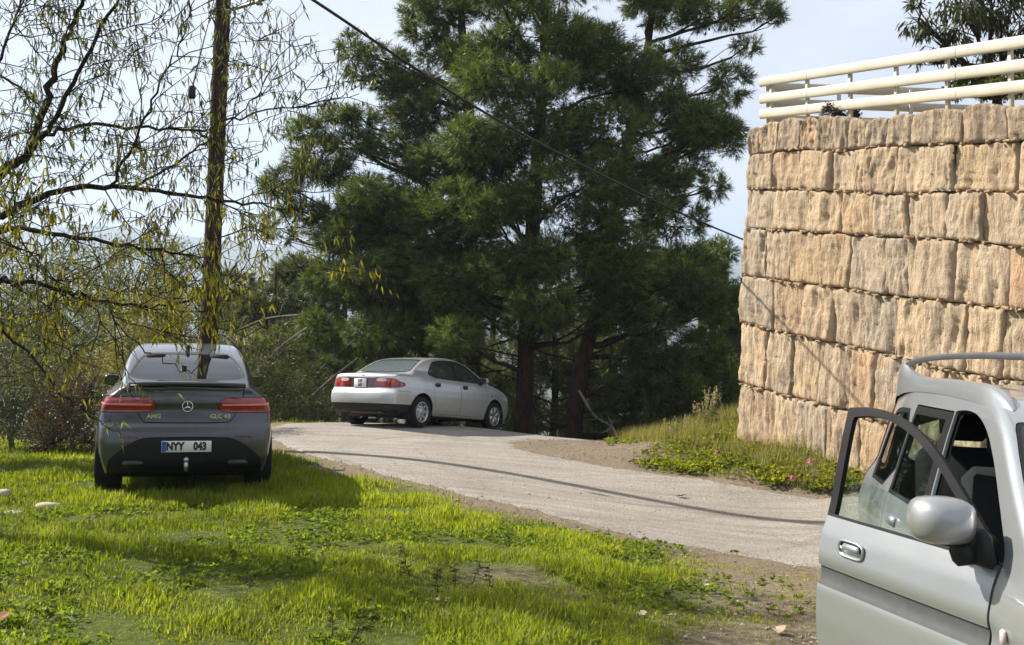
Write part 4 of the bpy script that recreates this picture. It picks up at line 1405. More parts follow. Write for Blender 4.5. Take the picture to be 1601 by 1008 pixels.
# ================================================================= silver SUV with its door open, right foreground
M['paint_silver2'] = paint('paint_silver2', (0.33, 0.345, 0.36), 0.55, 0.33, 0.05)
M['frame_black'] = simple('frame_black', (0.012, 0.012, 0.013), 0.6, vs=15, spec=0.12)
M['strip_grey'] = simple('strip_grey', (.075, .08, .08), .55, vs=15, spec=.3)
def build_suv():
    root = empty('parked_car', (0, 0, 0), 'silver SUV with its front door open, nearest car at the right edge', 'car')
    sil = [(-1.7, .28), (-1.93, .32), (-2.02, .42), (-2.05, .56), (-2.03, .70), (-1.99, .80), (-1.975, 1.0), (-1.92, 1.22), (-1.86, 1.40), (-1.80, 1.50), (-1.68, 1.56), (-1.2, 1.595), (-.6, 1.60), (-.1, 1.585), (.18, 1.555), (.42, 1.47), (.72, 1.29), (1.06, 1.08), (1.28, 1.02), (1.75, .95), (1.96, .86), (2.05, .70), (2.07, .5), (2.02, .34), (1.8, .26), (0, .27)]
    wz = [(.12, .77), (.27, .79), (.40, .83), (.55, .847), (.665, .850), (.70, .847), (.735, .834), (.775, .836), (.80, .846), (.83, .848), (.92, .836), (1.00, .812), (1.06, .792), (1.2, .756), (1.35, .716), (1.48, .676), (1.56, .64), (1.68, .59)]
    plan = [(-2.1, .93), (-1.8, .965), (-1.2, .995), (0, 1.0), (1.0, .995), (1.5, .975), (2.1, .86)]
    tp = lambda x, z: 1 - 0.05 * sstep(-1.2, -1.9, x) * sstep(1.0, 1.15, z) + 0.012 * (sstep(.44, .30, np.hypot(x - 1.3, z - .33) - .08) + sstep(.44, .30, np.hypot(x + 1.16, z - .33) - .08)) * 0
    (V, F, N), f = car_shell(sil, wz, plan, tp, 0.03, (0.28, 0.12), 0.04, 0.019, 1.2)
    full = Shell(V, F, N); S = full.copy()
    wr, xa = .33, (1.30, -1.16)
    for sg in (1, -1):
        for x in xa:
            S.take(lambda V: np.maximum(np.hypot(V[:, 0] - x, V[:, 2] - wr - .01) - 0.385, 0.45 - sg * V[:, 1]))
            arch_liner(root, (x, sg * .81, wr), 0.39, 0.32, sg)
    inner = Shell(*f(.05))
    for sg in (1, -1):
        for x in xa: inner.take(lambda V: np.maximum(np.hypot(V[:, 0] - x, V[:, 2] - wr) - 0.40, 0.45 - sg * V[:, 1]))
    def win(dfun, mat='green_glass', par=root):
        inner.take(dfun); put(S.take(dfun), 'window', M[mat], par, .006, -.006)
    ws = [(-.745, 1.09), (.745, 1.09), (.715, 1.20), (.645, 1.42), (.61, 1.475), (-.61, 1.475), (-.645, 1.42), (-.715, 1.20)]
    wsi = [(a * .915, b + (-.035 if b > 1.3 else .03)) for a, b in ws]
    win(rear(wsi, .2, 1, True))
    put(S.take(rear(ws, .2, 1, True)), 'windscreen_border', M['trim_black'], root, .01)
    put(S.take(rear([(a * 1.02, b + (.012 if b > 1.3 else -.01)) for a, b in ws], .2, 1, True)), 'windscreen_seal', M['rubber'], root, .012, -.003)
    rw = [(-.56, 1.04), (.56, 1.04), (.50, 1.42), (-.50, 1.42)]
    win(rear(rw, -1.6, 1))
    put(S.take(grow(rear(rw, -1.6, 1), .02)), 'window_seal', M['trim_black'], root)
    hinge = np.array([.80, -.845, 0])
    arc = [tuple(p) for p in spline([(-.285, 1.478), (-.12, 1.488), (.05, 1.474), (.22, 1.425), (.40, 1.335), (.60, 1.20), (.80, 1.055)], 6)]
    arci = [tuple(p) for p in spline([(-.224, 1.436), (-.10, 1.448), (.045, 1.436), (.21, 1.389), (.385, 1.30), (.56, 1.178), (.72, 1.05)], 6)]
    FD = [(.84, 1.01), (.80, .34), (-.235, .34), (-.22, 1.0)] + arc
    for sg in (1, -1):
        # tall lamps up the rear pillar
        put(S.take(side([(-2.2, .78), (-1.90, .80), (-1.85, 1.02), (-1.71, 1.40), (-1.69, 1.47), (-2.2, 1.47)], sg, .55, 0), .003), 'tail_light', M['red_lens'], root, .02, .003)
        win(side([(-1.06, 1.04), (-1.04, 1.43), (-1.46, 1.42), (-1.57, 1.39), (-1.74, 1.05)], sg, .3, 1))
        win(side([(-.36, 1.03), (-.405, 1.435), (-.98, 1.43), (-1.0, 1.03)], sg, .3, 0))
        if sg > 0: win(side([(-.16, 1.02)] + arci + [(.74, 1.02)], sg, .3, 0))
        fq = [(-1.045, 1.025), (-1.025, 1.455), (-1.48, 1.445), (-1.62, 1.405), (-1.80, 1.03)]
        put(S.take(side(fq, sg, .3, 1)), 'window_surround', M['frame_black'], root, .012)
    def door_side(sg):
        rd_ = S.take(side([(-.308, 1.475), (-.255, 1.0), (-.27, .34), (-.72, .34), (-.80, .50), (-.98, .72), (-1.04, 1.0), (-1.015, 1.475)], sg, .3, 0), .0035)
        fr_ = rd_.take(lambda V: 1.012 - V[:, 2])
        d_ = put(rd_, 'door', M['paint_silver2'], root, .03)
        put(fr_, 'window_frame', M['frame_black'], d_, .03)
        a = Acc(); a.add(*box((-.78, sg * .842, .905), (.17, .03, .055), .02)); a.build('door_handle', M['alloy'], d_)
        ft = S.take(side(FD, sg, .3, 0), .0035)
        return ft
    fl = door_side(1)
    ffr = fl.take(lambda V: 1.012 - V[:, 2])
    dl = put(fl, 'door', M['paint_silver2'], root, .03)
    put(ffr, 'window_frame', M['frame_black'], dl, .03)
    fd = door_side(-1)
    # the open front door: swung about its hinges
    an = R(24)
    Rm = np.array(Matrix.Rotation(an, 3, 'Z'))
    def swing(Sx): return Shell((Sx.V - hinge) @ Rm.T + hinge + np.array([0.0, -0.015, 0]), Sx.F, Sx.N @ Rm.T)
    def swp(p): return (np.asarray(p, float) - hinge) @ Rm.T + hinge + np.array([0.0, -0.015, 0])
    frame = fd.take(lambda V: 1.012 - V[:, 2])
    gl = side([(-.165, 1.0)] + arci + [(.74, 1.0)], -1, .3, 0)
    pane = frame.take(gl)
    inner.take(side(FD, -1, .3, 0))
    belt = fd.take(lambda V: 1.000 - V[:, 2])
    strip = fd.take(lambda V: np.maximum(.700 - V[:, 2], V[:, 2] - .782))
    V_, F_, N_ = thick(swing(fd), .07)
    dr = obj('door', V_, F_, M['paint_silver2'], root, None, N_)
    dr['label'] = 'open silver front door with black window frame'
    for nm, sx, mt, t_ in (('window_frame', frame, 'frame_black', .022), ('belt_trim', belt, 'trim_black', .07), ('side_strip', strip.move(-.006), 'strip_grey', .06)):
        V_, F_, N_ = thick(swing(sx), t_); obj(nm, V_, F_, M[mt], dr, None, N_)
    low = pane.take(lambda V: V[:, 2] - (1.165 - .06 * V[:, 0]))
    V_, F_, N_ = thick(swing(low.move(-.02)), .005, False); obj('window', V_, F_, M['green_glass'], dr, None, N_)
    # handle: recessed dish, paddle and lock
    hx, hz = .02, .890
    yy = -.842
    a = Acc()
    el = [(hx + .085 * math.copysign(abs(math.cos(t_)) ** .5, math.cos(t_)), hz + .033 * math.copysign(abs(math.sin(t_)) ** .6, math.sin(t_))) for t_ in np.linspace(0, 2 * math.pi, 25)[:-1]]
    rg = [swp((x, yy - .004, z)) for x, z in el]
    a.add(*tube(np.array(rg + rg[:1]), .006, 6, False))
    ho = a.build('door_handle', M['alloy'], dr)
    V_ = np.array([swp((x, yy + .002, z)) for x, z in el] + [swp((hx, yy + .002, hz))]); k = np.arange(24)
    obj('handle_recess', V_, [np.stack([k, (k + 1) % 24, np.full(24, 24)], 1)], M['trim_black'], ho)
    a = Acc(); V_, Q_, T_ = box((hx + .012, yy - .012, hz + .008), (.115, .018, .034), .012); a.add(swp(V_), Q_, T_)
    a.build('handle_paddle', M['paint_silver2'], ho)
    a = Acc(); V_, Q_ = lathe_y([(0, 0), (.012, 0), (.012, .01)], 14); a.add(swp(V_ + [hx - .066, yy - .010, hz - .004]), Q_); a.build('lock', M['chrome'], ho)
    # inner door card
    a = Acc(); V_, Q_, T_ = box((.28, -.755, .72), (.92, .03, .5), .02); a.add(swp(V_), Q_, T_); a.build('door_card', M['interior_grey'], dr)
    # big mirror on the open door
    mc = swp((.735, -.955, 1.135))
    mr = mirror(dr, mc, -1, (.15, .215, .165), M['paint_silver2'])
    mr.rotation_euler = (0, 0, an * 0.6)
    a = Acc(); V_, Q_, T_ = box((.74, -.835, 1.05), (.20, .05, .13), .03); V_[:, 0] += (V_[:, 2] - 1.05) * -.35; a.add(swp(V_), Q_, T_)
    a.add(*tube([swp((.74, -.84, 1.03)), swp((.735, -.90, 1.02))], [.05, .045], 8)); a.build('mirror_mount', M['black_plastic'], dr)
    a = Acc(); V_, Q_, T_ = box((.79, -.800, .62), (.05, .05, .10), .015); a.add(V_, Q_, T_); a.build('hinge', M['alloy'], dr)
    mirror(root, (.66, .965, 1.08), 1, (.15, .225, .17), M['paint_silver2'])
    a = Acc(); a.add(*box((1.0, -.848, .80), (.035, .02, .05), .008)); a.build('side_indicator', M['clear_dull'], root)
    # front
    for sg in (1, -1):
        hl = [(.42, .68), (.42, .82), (.70, .86), (.85, .84), (.85, .70)]
        put(S.take(rear(hl if sg > 0 else mir(hl), 1.5, 1, True), .003), 'headlight', M['clear_lens'], root, .02)
    put(S.take(rear([(-.40, .70), (.40, .70), (.40, .80), (-.40, .80)], 1.7, 1, True), .003), 'grille', M['trim_black'], root, .02)
    put(S.take(lambda V: np.maximum(V[:, 2] - .62, 1.78 - V[:, 0]), .003), 'front_bumper', M['paint_silver2'], root, .014)
    put(S.take(lambda V: np.maximum(V[:, 2] - .62, V[:, 0] + 1.72), .003), 'rear_bumper', M['black_plastic'], root, .014)
    put(S.take(rear([(-.70, .98), (.70, .98), (.62, 1.12), (-.62, 1.12)], 0.9, 0, True).__call__ if False else (lambda V: np.maximum(np.maximum(np.abs(V[:, 1]) - .66, 1.07 - V[:, 0]), np.maximum(V[:, 0] - 1.9, .90 - V[:, 2]))), .003), 'bonnet', M['paint_silver2'], root, .014)
    # roof rails: fairings at both ends and a grey bar between
    for sg in (1, -1):
        a = Acc()
        xs_ = [.28, .20, .05, -.15, -.6, -1.1, -1.45, -1.62, -1.70, -1.80]
        hs_ = [.004, .028, .040, .042, .038, .042, .090, .165, .150, .01]
        wd = [.03, .075, .10, .095, .085, .085, .085, .075, .07, .05]
        rows = []
        for x_, h_, w_ in zip(xs_, hs_, wd):
            y_ = sg * .595
            zs = surf_z(full, x_, y_)
            sec = []
            for k in range(8):
                t_ = math.pi * k / 7
                sec.append((x_, y_ + w_ / 2 * math.cos(t_) * (1.0 if k in (0, 7) else .85) + sg * .012, zs - .02 + (h_ + .02) * math.sin(t_) ** .7 - .02 * (k in (0, 7))))
            rows.append(sec)
        Vr = spline(np.array(rows).reshape(len(rows), -1), 5).reshape(-1, 8, 3)
        m_ = len(Vr)
        I = np.arange(m_ - 1)[:, None] * 8 + np.arange(7)[None]
        a.add(Vr.reshape(-1, 3), np.stack([I, I + 1, I + 9, I + 8], -1).reshape(-1, 4) if sg > 0 else np.stack([I, I + 8, I + 9, I + 1], -1).reshape(-1, 4))
        rl = a.build('roof_rail', M['paint_silver2'], root)
        a = Acc()
        zb = surf_z(full, -1.6, sg * .59) + .135
        zf = surf_z(full, -.1, sg * .59)
        rb_ = spline([(-1.64, sg * .603, zb), (-1.3, sg * .607, zb + .028), (-.8, sg * .609, zb + .045), (-.2, sg * .609, zb + .050), (.20, sg * .606, zb + .046), (.45, sg * .602, zb + .034), (.58, sg * .600, zb - .06), (.60, sg * .595, zb - .26)], 6)
        a.add(*tube(rb_, .0155, 10))
        a.build('rail_bar', M['bar_grey'], rl)
        for x in xa: make_wheel(root, (x, sg * .735, wr), wr, .205, sg, 'alloy', M['alloy'], 6, .66)
    put(S, 'body', M['paint_silver2'], root, .012)
    iv = inner.move(-.03); obj('lining', iv.V, iv.F, M['interior'], root, None, iv.N)
    for y in (.36, -.36): seat(root, -.05, y, .58, .50, mat='interior')
    seat(root, -1.0, 0, .60, 1.2, mat='interior')
    a = Acc(); a.add(*box((.72, 0, .95), (.40, 1.36, .24), .08)); a.build('dashboard', M['interior'], root)
    a = Acc(); an2 = np.linspace(0, 2 * math.pi, 25)
    a.add(*tube(np.stack([.42 + .08 * np.sin(an2), -.36 + .18 * np.cos(an2), 1.0 + .165 * np.sin(an2)], 1), .016, 6, False)); a.add(*tube([(.42, -.36, 1.0), (.62, -.36, .93)], .03, 8)); a.add(*box((.42, -.36, 1.0), (.05, .26, .07), .02))
    a.build('steering_wheel', M['interior'], root)
    wiper(root, (.98, -.1, 1.135), np.array((.72, -.55, 1.295)))
    wiper(root, (.98, .45, 1.125), np.array((.76, .05, 1.285)))
    underbody(root, -1.75, 1.8, .58, .24, .44)
    a = Acc(); a.add(*tube([(.30, 0, 1.53), (.14, 0, 1.72)], [.008, .005], 6)); a.build('antenna', M['black_plastic'], root)
    h = np.array([-.153, -.988]); h /= np.linalg.norm(h)
    l = np.array([-h[1], h[0]])
    hp = np.array([1.605, 3.58])
    c = hp - h * hinge[0] - l * hinge[1]
    place_car(root, c[0], c[1], h[0], h[1], xa, .735)
M['bar_grey'] = simple('bar_grey', (0.09, 0.095, 0.10), 0.4, .3)
def surf_z(S, x, y):
    d = np.hypot(S.V[:, 0] - x, S.V[:, 1] - y) + np.where(S.V[:, 2] < .8, 9, 0)
    i = np.argsort(d)[:6]
    return float(S.V[i, 2].mean())

build_grey()
build_sedan()
build_suv()
# ---------------------------------------------------------------- vegetation builders
def bark(name, c0, c1, sc=14):
    t = NT(name)
    v = t.coords('Object', (1, 1, 0.25))
    n = t.noise(v, sc, 6, 0.65)
    w = t.node('ShaderNodeTexVoronoi', feature='DISTANCE_TO_EDGE'); w.inputs['Scale'].default_value = sc * 1.2; t.link(v, w.inputs['Vector'])
    t.set(Base_Color=t.mix(t.ramp(n, [(0.3, 0.0), (0.7, 1.0)]), c0, c1), Roughness=0.95)
    t.b.inputs['Specular IOR Level'].default_value = 0.1
    ad = t.node('ShaderNodeMath', operation='ADD'); t.link(n, ad.inputs[0]); t.link(w.outputs['Distance'], ad.inputs[1])
    t.bump(ad.outputs[0], 0.9, 0.04)
    return t.m
M['pine_bark'] = bark('pine_bark', (0.022, 0.014, 0.011), (0.075, 0.045, 0.030))
M['dead_wood'] = bark('dead_wood', (0.16, 0.14, 0.12), (0.38, 0.35, 0.31), 20)
M['almond_bark'] = bark('almond_bark', (0.018, 0.014, 0.012), (0.07, 0.055, 0.045), 30)
M['grey_bark'] = bark('grey_bark', (0.06, 0.05, 0.04), (0.17, 0.15, 0.12), 20)
M['needles'] = leafmat('needles', 0.38, 0.5, (1, 1, 1), 0.35)
M['leaves'] = leafmat('leaves', 0.45, 0.45)
M['grass'] = leafmat('grass', 0.58, 0.5, (1, 1, 1), 0.25)
M['cone'] = simple('cone', (0.035, 0.022, 0.014), 0.9, vs=30)

def unit(a): return a / np.maximum(np.linalg.norm(a, axis=-1, keepdims=True), 1e-9)

def needle_tufts(P_, D, L, n, r, c_lo, c_hi, width=0.0075, droop=0.25):
    N = len(P_)
    d = unit(D)[:, None, :] + r.normal(0, 0.62, (N, n, 3))
    d[..., 2] -= droop * r.random((N, n)) * 0.6
    d = unit(d)
    ln = (L * r.uniform(.7, 1.15, (N, n)))[..., None]
    b = P_[:, None, :] + unit(D)[:, None, :] * (r.uniform(-.10, .05, (N, n))[..., None])
    sd = unit(np.cross(d, r.normal(0, 1, (N, n, 3))))
    tip = b + d * ln; tip[..., 2] -= 0.02
    V = np.stack([b - sd * width / 2, b + sd * width / 2, tip], 2).reshape(-1, 3)
    F = np.arange(len(V)).reshape(-1, 3)
    k = r.random((N, 1, 1)) ** 1.4
    c = np.asarray(c_lo) * (1 - k) + np.asarray(c_hi) * k
    c = np.broadcast_to(c * r.uniform(.75, 1.2, (N, n, 1)), (N, n, 3))
    C = np.repeat(c.reshape(-1, 3), 3, 0)
    return V, F, C

def leaf_cards(P_, D, L, W, r, c_lo, c_hi, curl=0.12):
    """pointed leaves, folded along the midrib and curving down"""
    N = len(P_)
    d = unit(D)
    s = unit(np.cross(d, unit(r.normal(0, 1, (N, 3)))))
    up = unit(np.cross(s, d))
    l = (L * r.uniform(.7, 1.2, N))[:, None]; w = (W * r.uniform(.75, 1.2, N))[:, None]
    g = np.array([0, 0, -1.0])
    p0 = P_
    p1 = P_ + d * l * .40 + g * l * curl * .3
    p2 = P_ + d * l + g * l * curl
    V = np.stack([p0, p1 - s * w / 2 + up * w * .12, p1 + s * w / 2 + up * w * .12, p2], 1).reshape(-1, 3)
    i = np.arange(N)[:, None] * 4
    F = np.concatenate([i + [0, 2, 3], i + [0, 3, 1]], 0)
    k = r.random((N, 1)) ** 1.2
    c = (np.asarray(c_lo) * (1 - k) + np.asarray(c_hi) * k) * r.uniform(.8, 1.2, (N, 1))
    return V, F, np.repeat(c, 4, 0)

def ell_pts(n, r, lo=0.35):
    d = unit(r.normal(0, 1, (n, 3)))
    return d * (lo + (1 - lo) * r.random((n, 1)) ** .55)

def bent(p0, p1, r, n=5, sag=0.12):
    p0 = np.asarray(p0, float); p1 = np.asarray(p1, float)
    L = np.linalg.norm(p1 - p0)
    t_ = np.linspace(0, 1, n)[:, None]
    o = r.normal(0, 1, 3) * L * 0.06; o[2] -= L * sag
    j = r.normal(0, L * .018, (n, 3)); j[0] = 0; j[-1] = 0
    return p0 + (p1 - p0) * t_ + o * (t_ * (1 - t_)) * 2 + j

def pine_tree(label, trunk, trad, masses, seed, dens=1.0, needles=13, L=0.165, group='pine trees behind the road', c_lo=(0.042, 0.064, 0.017), c_hi=(0.160, 0.205, 0.048), cones=60, width=.0150, name='pine_tree', stubs=10):
    r = np.random.default_rng(seed)
    tr = spline(trunk, 6)
    tl = np.linspace(0, 1, len(tr))
    rad = np.interp(tl, np.linspace(0, 1, len(trad)), trad) * (1 + 0.06 * r.normal(0, 1, len(tr)))
    base = tr[0].copy()
    root = empty(name, base, label, 'tree', group)
    a = Acc(); a.add(*tube(tr, rad, 12)); a.build('trunk', M['pine_bark'], root, off=base)
    w = Acc(); TP = []; TD = []; CN = []
    for (c, e, k) in masses:
        c = np.asarray(c); e = np.asarray(e)
        # limb leaves the trunk below the mass
        hz = c[2] - 0.35 * np.hypot(*(c - tr[np.argmin(np.abs(tr[:, 2] - c[2]))])[:2])
        i = int(np.clip(np.argmin(np.abs(tr[:, 2] - hz)), 2, len(tr) - 1))
        lb = bent(tr[i], c, r, 7, 0.10)
        ll = np.linalg.norm(c - tr[i])
        r0 = min(rad[i] * .55, 0.02 + 0.016 * ll)
        w.add(*tube(lb, np.linspace(r0, 0.016, 7), 6, False))
        n_sub = max(4, int(7 * k))
        vol = float(np.prod(e)) ** (1 / 3)
        nt = int(490 * k * dens * (vol / .75) ** 1.7)
        subs = c + ell_pts(n_sub, r, .4) * e * .72
        tips = []
        for s_ in subs:
            st = lb[r.integers(3, 7)]
            b_ = bent(st, s_, r, 4, 0.05)
            w.add(*tube(b_, np.linspace(.014, .006, 4), 4, False))
        q = c + ell_pts(nt, r, .30) * e
        # gather tufts loosely round the sub-branch ends so that gaps stay open
        j = np.argmin(((q[:, None, :] - subs[None]) ** 2).sum(2), 1)
        q = q + (subs[j] - q) * r.uniform(.10, .50, (nt, 1))
        dr = unit(q - subs[j]) * .8 + unit(q - c) * .5 + np.array([0, 0, .45])
        TP.append(q); TD.append(dr)
        for s_ in range(min(nt, 26)):
            b_ = np.array([subs[j[s_]], (subs[j[s_]] + q[s_]) / 2 + r.normal(0, .03, 3), q[s_]])
            w.add(*tube(b_, [.006, .005, .003], 3, False))
        nc = r.poisson(cones * k / max(len(masses), 1))
        if nc: CN.append(c + ell_pts(nc, r, .5) * e * .9)
    w.build('branches', M['pine_bark'], root, off=base)['kind'] = 'stuff'
    TP = np.concatenate(TP); TD = np.concatenate(TD)
    V, F, C = needle_tufts(TP, TD, L, needles, r, c_lo, c_hi, width)
    o = obj('crown', V - base, F, M['needles'], root, C, None, False); o['kind'] = 'stuff'
    if CN:
        CN = np.concatenate(CN); cc = Acc()
        for p in CN:
            z = np.array([-.045, -.02, .02, .05])
            cc.add(*tube(np.stack([np.full(4, p[0]), np.full(4, p[1]), p[2] + z], 1), [.012, .030, .026, .006], 6))
        o = cc.build('cones', M['cone'], root, off=base); o['kind'] = 'stuff'
    # dead lower limbs
    for k in range(stubs):
        i = r.integers(2, max(3, int(len(tr) * .45)))
        an = r.uniform(0, 2 * math.pi); ln = r.uniform(.7, 2.2)
        e_ = tr[i] + np.array([math.cos(an) * ln, math.sin(an) * ln, r.uniform(-.5, .5)])
        b_ = bent(tr[i], e_, r, 6, 0.1)
        ab = Acc(); ab.add(*tube(b_, np.linspace(.035, .008, 6), 5))
        for m_ in range(4):
            st = b_[r.integers(2, 6)]
            ab.add(*tube(bent(st, st + r.normal(0, .30, 3) + (e_ - tr[i]) * .15, r, 3, 0), [.01, .007, .003], 4))
        ab.build('bare_limb', M['pine_bark'], root, off=base)
    return root

def px_mass(u, v, d, ru, rv, k=1.0, deep=None):
    s = d / FPX
    return (P(u, v, d), np.array([ru * s, deep if deep else (ru * .5 + rv * .5) * s, rv * s]), k)

def leafy(name, label, cat, base, trunk_top, masses, n_leaf, L, W, c_lo, c_hi, seed, group=None, barkm='grey_bark', trunk_r=0.06, droop=0.2, crown='crown', dens_twig=14, curl=.12, lo=.25):
    r = np.random.default_rng(seed)
    base = np.asarray(base, float)
    root = empty(name, base, label, cat, group)
    tt = np.asarray(trunk_top, float)
    lb = bent(base - [0, 0, .08], tt, r, 6, 0)
    a = Acc(); a.add(*tube(lb, np.linspace(trunk_r, trunk_r * .55, 6), 8))
    a.build('trunk', M[barkm], root, off=base)
    w = Acc(); PP = []; DD = []
    tot = sum(float(np.prod(m[1])) ** (2 / 3) * m[2] for m in masses)
    for c, e, k in masses:
        st = lb[r.integers(3, 6)]
        mb = bent(st, c, r, 5, 0.02)
        w.add(*tube(mb, np.linspace(trunk_r * .5, trunk_r * .18, 5), 5, False))
        for q in range(dens_twig):
            tp = c + ell_pts(1, r, .6)[0] * e
            w.add(*tube(bent(mb[r.integers(2, 5)], tp, r, 4, 0.03), np.linspace(trunk_r * .16, trunk_r * .05, 4), 3, False))
        n = int(n_leaf * float(np.prod(e)) ** (2 / 3) * k / tot)
        sub = c + ell_pts(max(6, n // 60), r, .3) * e
        j = r.integers(0, len(sub), n)
        p = sub[j] + r.normal(0, 1, (n, 3)) * e * .17
        PP.append(p)
        d_ = unit(p - c) + r.normal(0, .7, (n, 3)); d_[:, 2] -= droop
        DD.append(d_)
    w.build('branches', M[barkm], root, off=base)['kind'] = 'stuff'
    V, F, C = leaf_cards(np.concatenate(PP), np.concatenate(DD), L, W, r, c_lo, c_hi, curl)
    o = obj(crown, V - base, F, M['leaves'], root, C, None, False); o['kind'] = 'stuff'
    return root

def hit(u, v):
    rr = ray(u, v); lo_, hi_ = 3.0, 60.0
    ds = np.linspace(lo_, hi_, 1200)
    q = np.array([0, 0, CAMZ])[None] + rr[None] * (ds / rr[1])[:, None]
    zz = ground_z(q[:, 0], q[:, 1])
    k = np.argmax(q[:, 2] < zz) if (q[:, 2] < zz).any() else int(np.argmin((q[:, 2] - zz)[ds < 24]))
    return np.array([q[k, 0], q[k, 1], zz[k]])

# ---------------------------------------------------------------- pines
CROWN = np.array([(600, 130), (655, 10), (640, -80), (1080, -80), (1180, 0), (1110, 80), (1165, 150), (1135, 240), (1090, 280), (1080, 350), (1140, 400), (1150, 620), (1060, 660), (960, 580), (860, 500), (790, 510), (700, 600), (480, 590), (470, 450), (520, 380), (470, 300), (480, 230), (560, 190)], float)
def fill_masses(n, lo_u, hi_u, seed, dmin, dmax):
    r = np.random.default_rng(seed); out = []
    while len(out) < n:
        u, v = r.uniform(lo_u, hi_u), r.uniform(-80, 650)
        if sdpoly(np.array([[u, v]]), CROWN)[0] < -12 and all(abs(u - o[0]) + abs(v - o[1]) > 30 for o in out):
            out.append((u, v, r.uniform(dmin, dmax), r.uniform(50, 75), r.uniform(32, 46), .9))
    return out
b1 = np.array([P(818, 680, 24.5)[0], 24.5, 0]); b1[2] = gz(b1[0], b1[1]) - .15
pine_tree('tall pine with straight reddish trunk right of the silver sedan', [b1, P(822, 560, 24.5), P(828, 430, 24.5), P(840, 250, 24.6), P(852, 60, 24.8), P(850, -160, 25)], [.25, .20, .185, .16, .12, .04],
 [px_mass(*m) for m in [(850,60,24,105,62),(770,120,23.2,85,55),(930,90,24,95,62),(840,195,22.6,105,62),(945,205,23,95,60),(745,225,22.8,85,50),(870,300,22.2,110,60),(765,325,22.4,85,50),(975,320,23,90,55),(690,345,23.2,70,42),(885,400,22.4,105,55),(785,420,22.6,90,48),(965,420,23,85,50),(700,430,23,75,45),(820,500,23.4,80,35,.6),(900,-40,25,100,60),(820,-50,25,90,60),(850,-130,25,80,60),(1010,130,24.5,70,50),(640,400,23.4,60,40),(930,490,24.2,80,40,.7)] + fill_masses(26, 700, 980, 1, 21.6, 24)], 11, cones=110)
b2 = np.array([P(742, 650, 25.5)[0], 25.5, 0]); b2[2] = gz(b2[0], b2[1]) - .15
pine_tree('pine behind the silver sedan with long open branches reaching left', [b2, P(740, 560, 25.5), P(736, 400, 25.5), P(734, 200, 25.5), P(722, 40, 25.6), P(715, -90, 25.7)], [.22, .19, .17, .14, .10, .04],
 [px_mass(*m) for m in [(700,15,25.4,60,42),(770,-10,25.4,75,45),(655,15,25.4,42,30),(690,85,25.2,50,32,.8),(600,90,25,58,28),(548,70,25,30,30,.8),(640,140,25,60,36),(565,115,25,40,26,.6),(625,225,24.6,70,42),(545,222,24.8,56,32,1.1),(478,205,24.6,44,28,1.1),(505,270,24.6,56,34,1.1),(440,285,24.6,46,32,1.0),(470,330,24.8,50,28,.9),(560,180,24.8,46,26,.9),(580,300,24.6,60,36,.8),(640,300,24.6,60,40),(510,365,25,50,34,.7),(580,390,24.4,62,42),(520,440,24.4,56,40),(600,460,24,72,45),(500,510,24.2,44,40),(560,530,24,66,42),(650,510,24,66,42),(700,530,24.2,56,38),(440,360,25.2,40,28,.5),(620,570,24.4,60,34,.8),(640,178,24.6,70,38,1.1),(695,165,24.4,60,40,1.1),(690,250,24,72,44,1.1),(665,50,25,50,30),(620,330,24,66,40,1.1),(560,350,24.4,60,36,1.0),(735,90,24.6,56,42,1.1),(530,180,24.8,40,22,.8)] + fill_masses(24, 470, 740, 2, 23.0, 25.4)], 12, cones=190, dens=.92)
b3 = np.array([P(893, 688, 24)[0], 24, 0]); b3[2] = gz(b3[0], b3[1]) - .15
pine_tree('leaning pine with pale streaked trunk nearest the stone wall', [b3, P(905, 600, 24.1), P(935, 470, 24.5), P(965, 300, 25.2), P(985, 210, 25.4), P(1010, 90, 25.7), P(1030, -60, 26)], [.21, .18, .16, .14, .12, .10, .04],
 [px_mass(*m) for m in [(1180,12,25.6,58,26),(1110,25,25.8,66,36),(1030,10,26,70,40),(1215,25,25.4,24,16,.7),(1050,95,25.6,66,40),(1140,130,25.8,44,42),(1090,180,25.6,64,42),(1140,215,25.8,34,40,.8),(1060,260,25.4,60,40),(1115,290,25.8,32,34,.7),(1050,340,25,70,44),(1115,400,25.8,46,40),(1060,440,25,70,45),(1120,480,25.8,40,44),(1020,500,24.6,70,42),(1090,545,25.2,60,40),(1130,590,25.6,34,44),(1040,590,24.8,66,44),(975,560,24.8,56,40),(1170,70,26,30,24,.6)] + fill_masses(24, 930, 1170, 3, 23.6, 26)], 13, cones=110)
for lab, u, v, d, ms, sd_ in [
  ('low dark young pine on the bank between the leaning trunk and the wall', 1035, 690, 23.4, [(1000,610,23.2,60,40),(1060,620,23.4,60,42),(1030,560,23.6,55,38),(1100,650,23.8,44,34),(960,650,23.4,50,32),(1040,660,23.0,66,26)], 21),
  ('dense young pine whose dark branches hang behind the silver sedan roof', 640, 640, 26.5, [(560,610,26.2,64,40),(640,600,26.3,66,44),(710,610,26.4,60,40),(500,590,26.2,44,44),(600,540,26.6,60,40),(760,600,27,50,44),(690,555,26.8,50,36)], 22),
  ('bushy pine partly hidden behind the straight reddish trunk', 860, 650, 29, [(800,560,29,70,50),(880,570,29,70,50),(850,490,29.4,70,46),(930,610,29,60,44),(770,640,29,70,40),(860,650,28.6,80,36)], 23)]:
    bb = P(u, v, d); bb[2] = gz(bb[0], bb[1]) - .1
    tp_ = np.array([bb[0] + .1, bb[1], P(ms[3 if sd_ == 22 else 2][0], ms[2][1] - 30, d)[2]])
    pine_tree(lab, [bb, (bb + tp_) / 2 + [.1, 0, 0], tp_], [.13, .10, .03], [px_mass(*m) for m in ms], sd_, c_lo=(0.034, .048, .014), c_hi=(.11, .135, .034), cones=10, stubs=4)
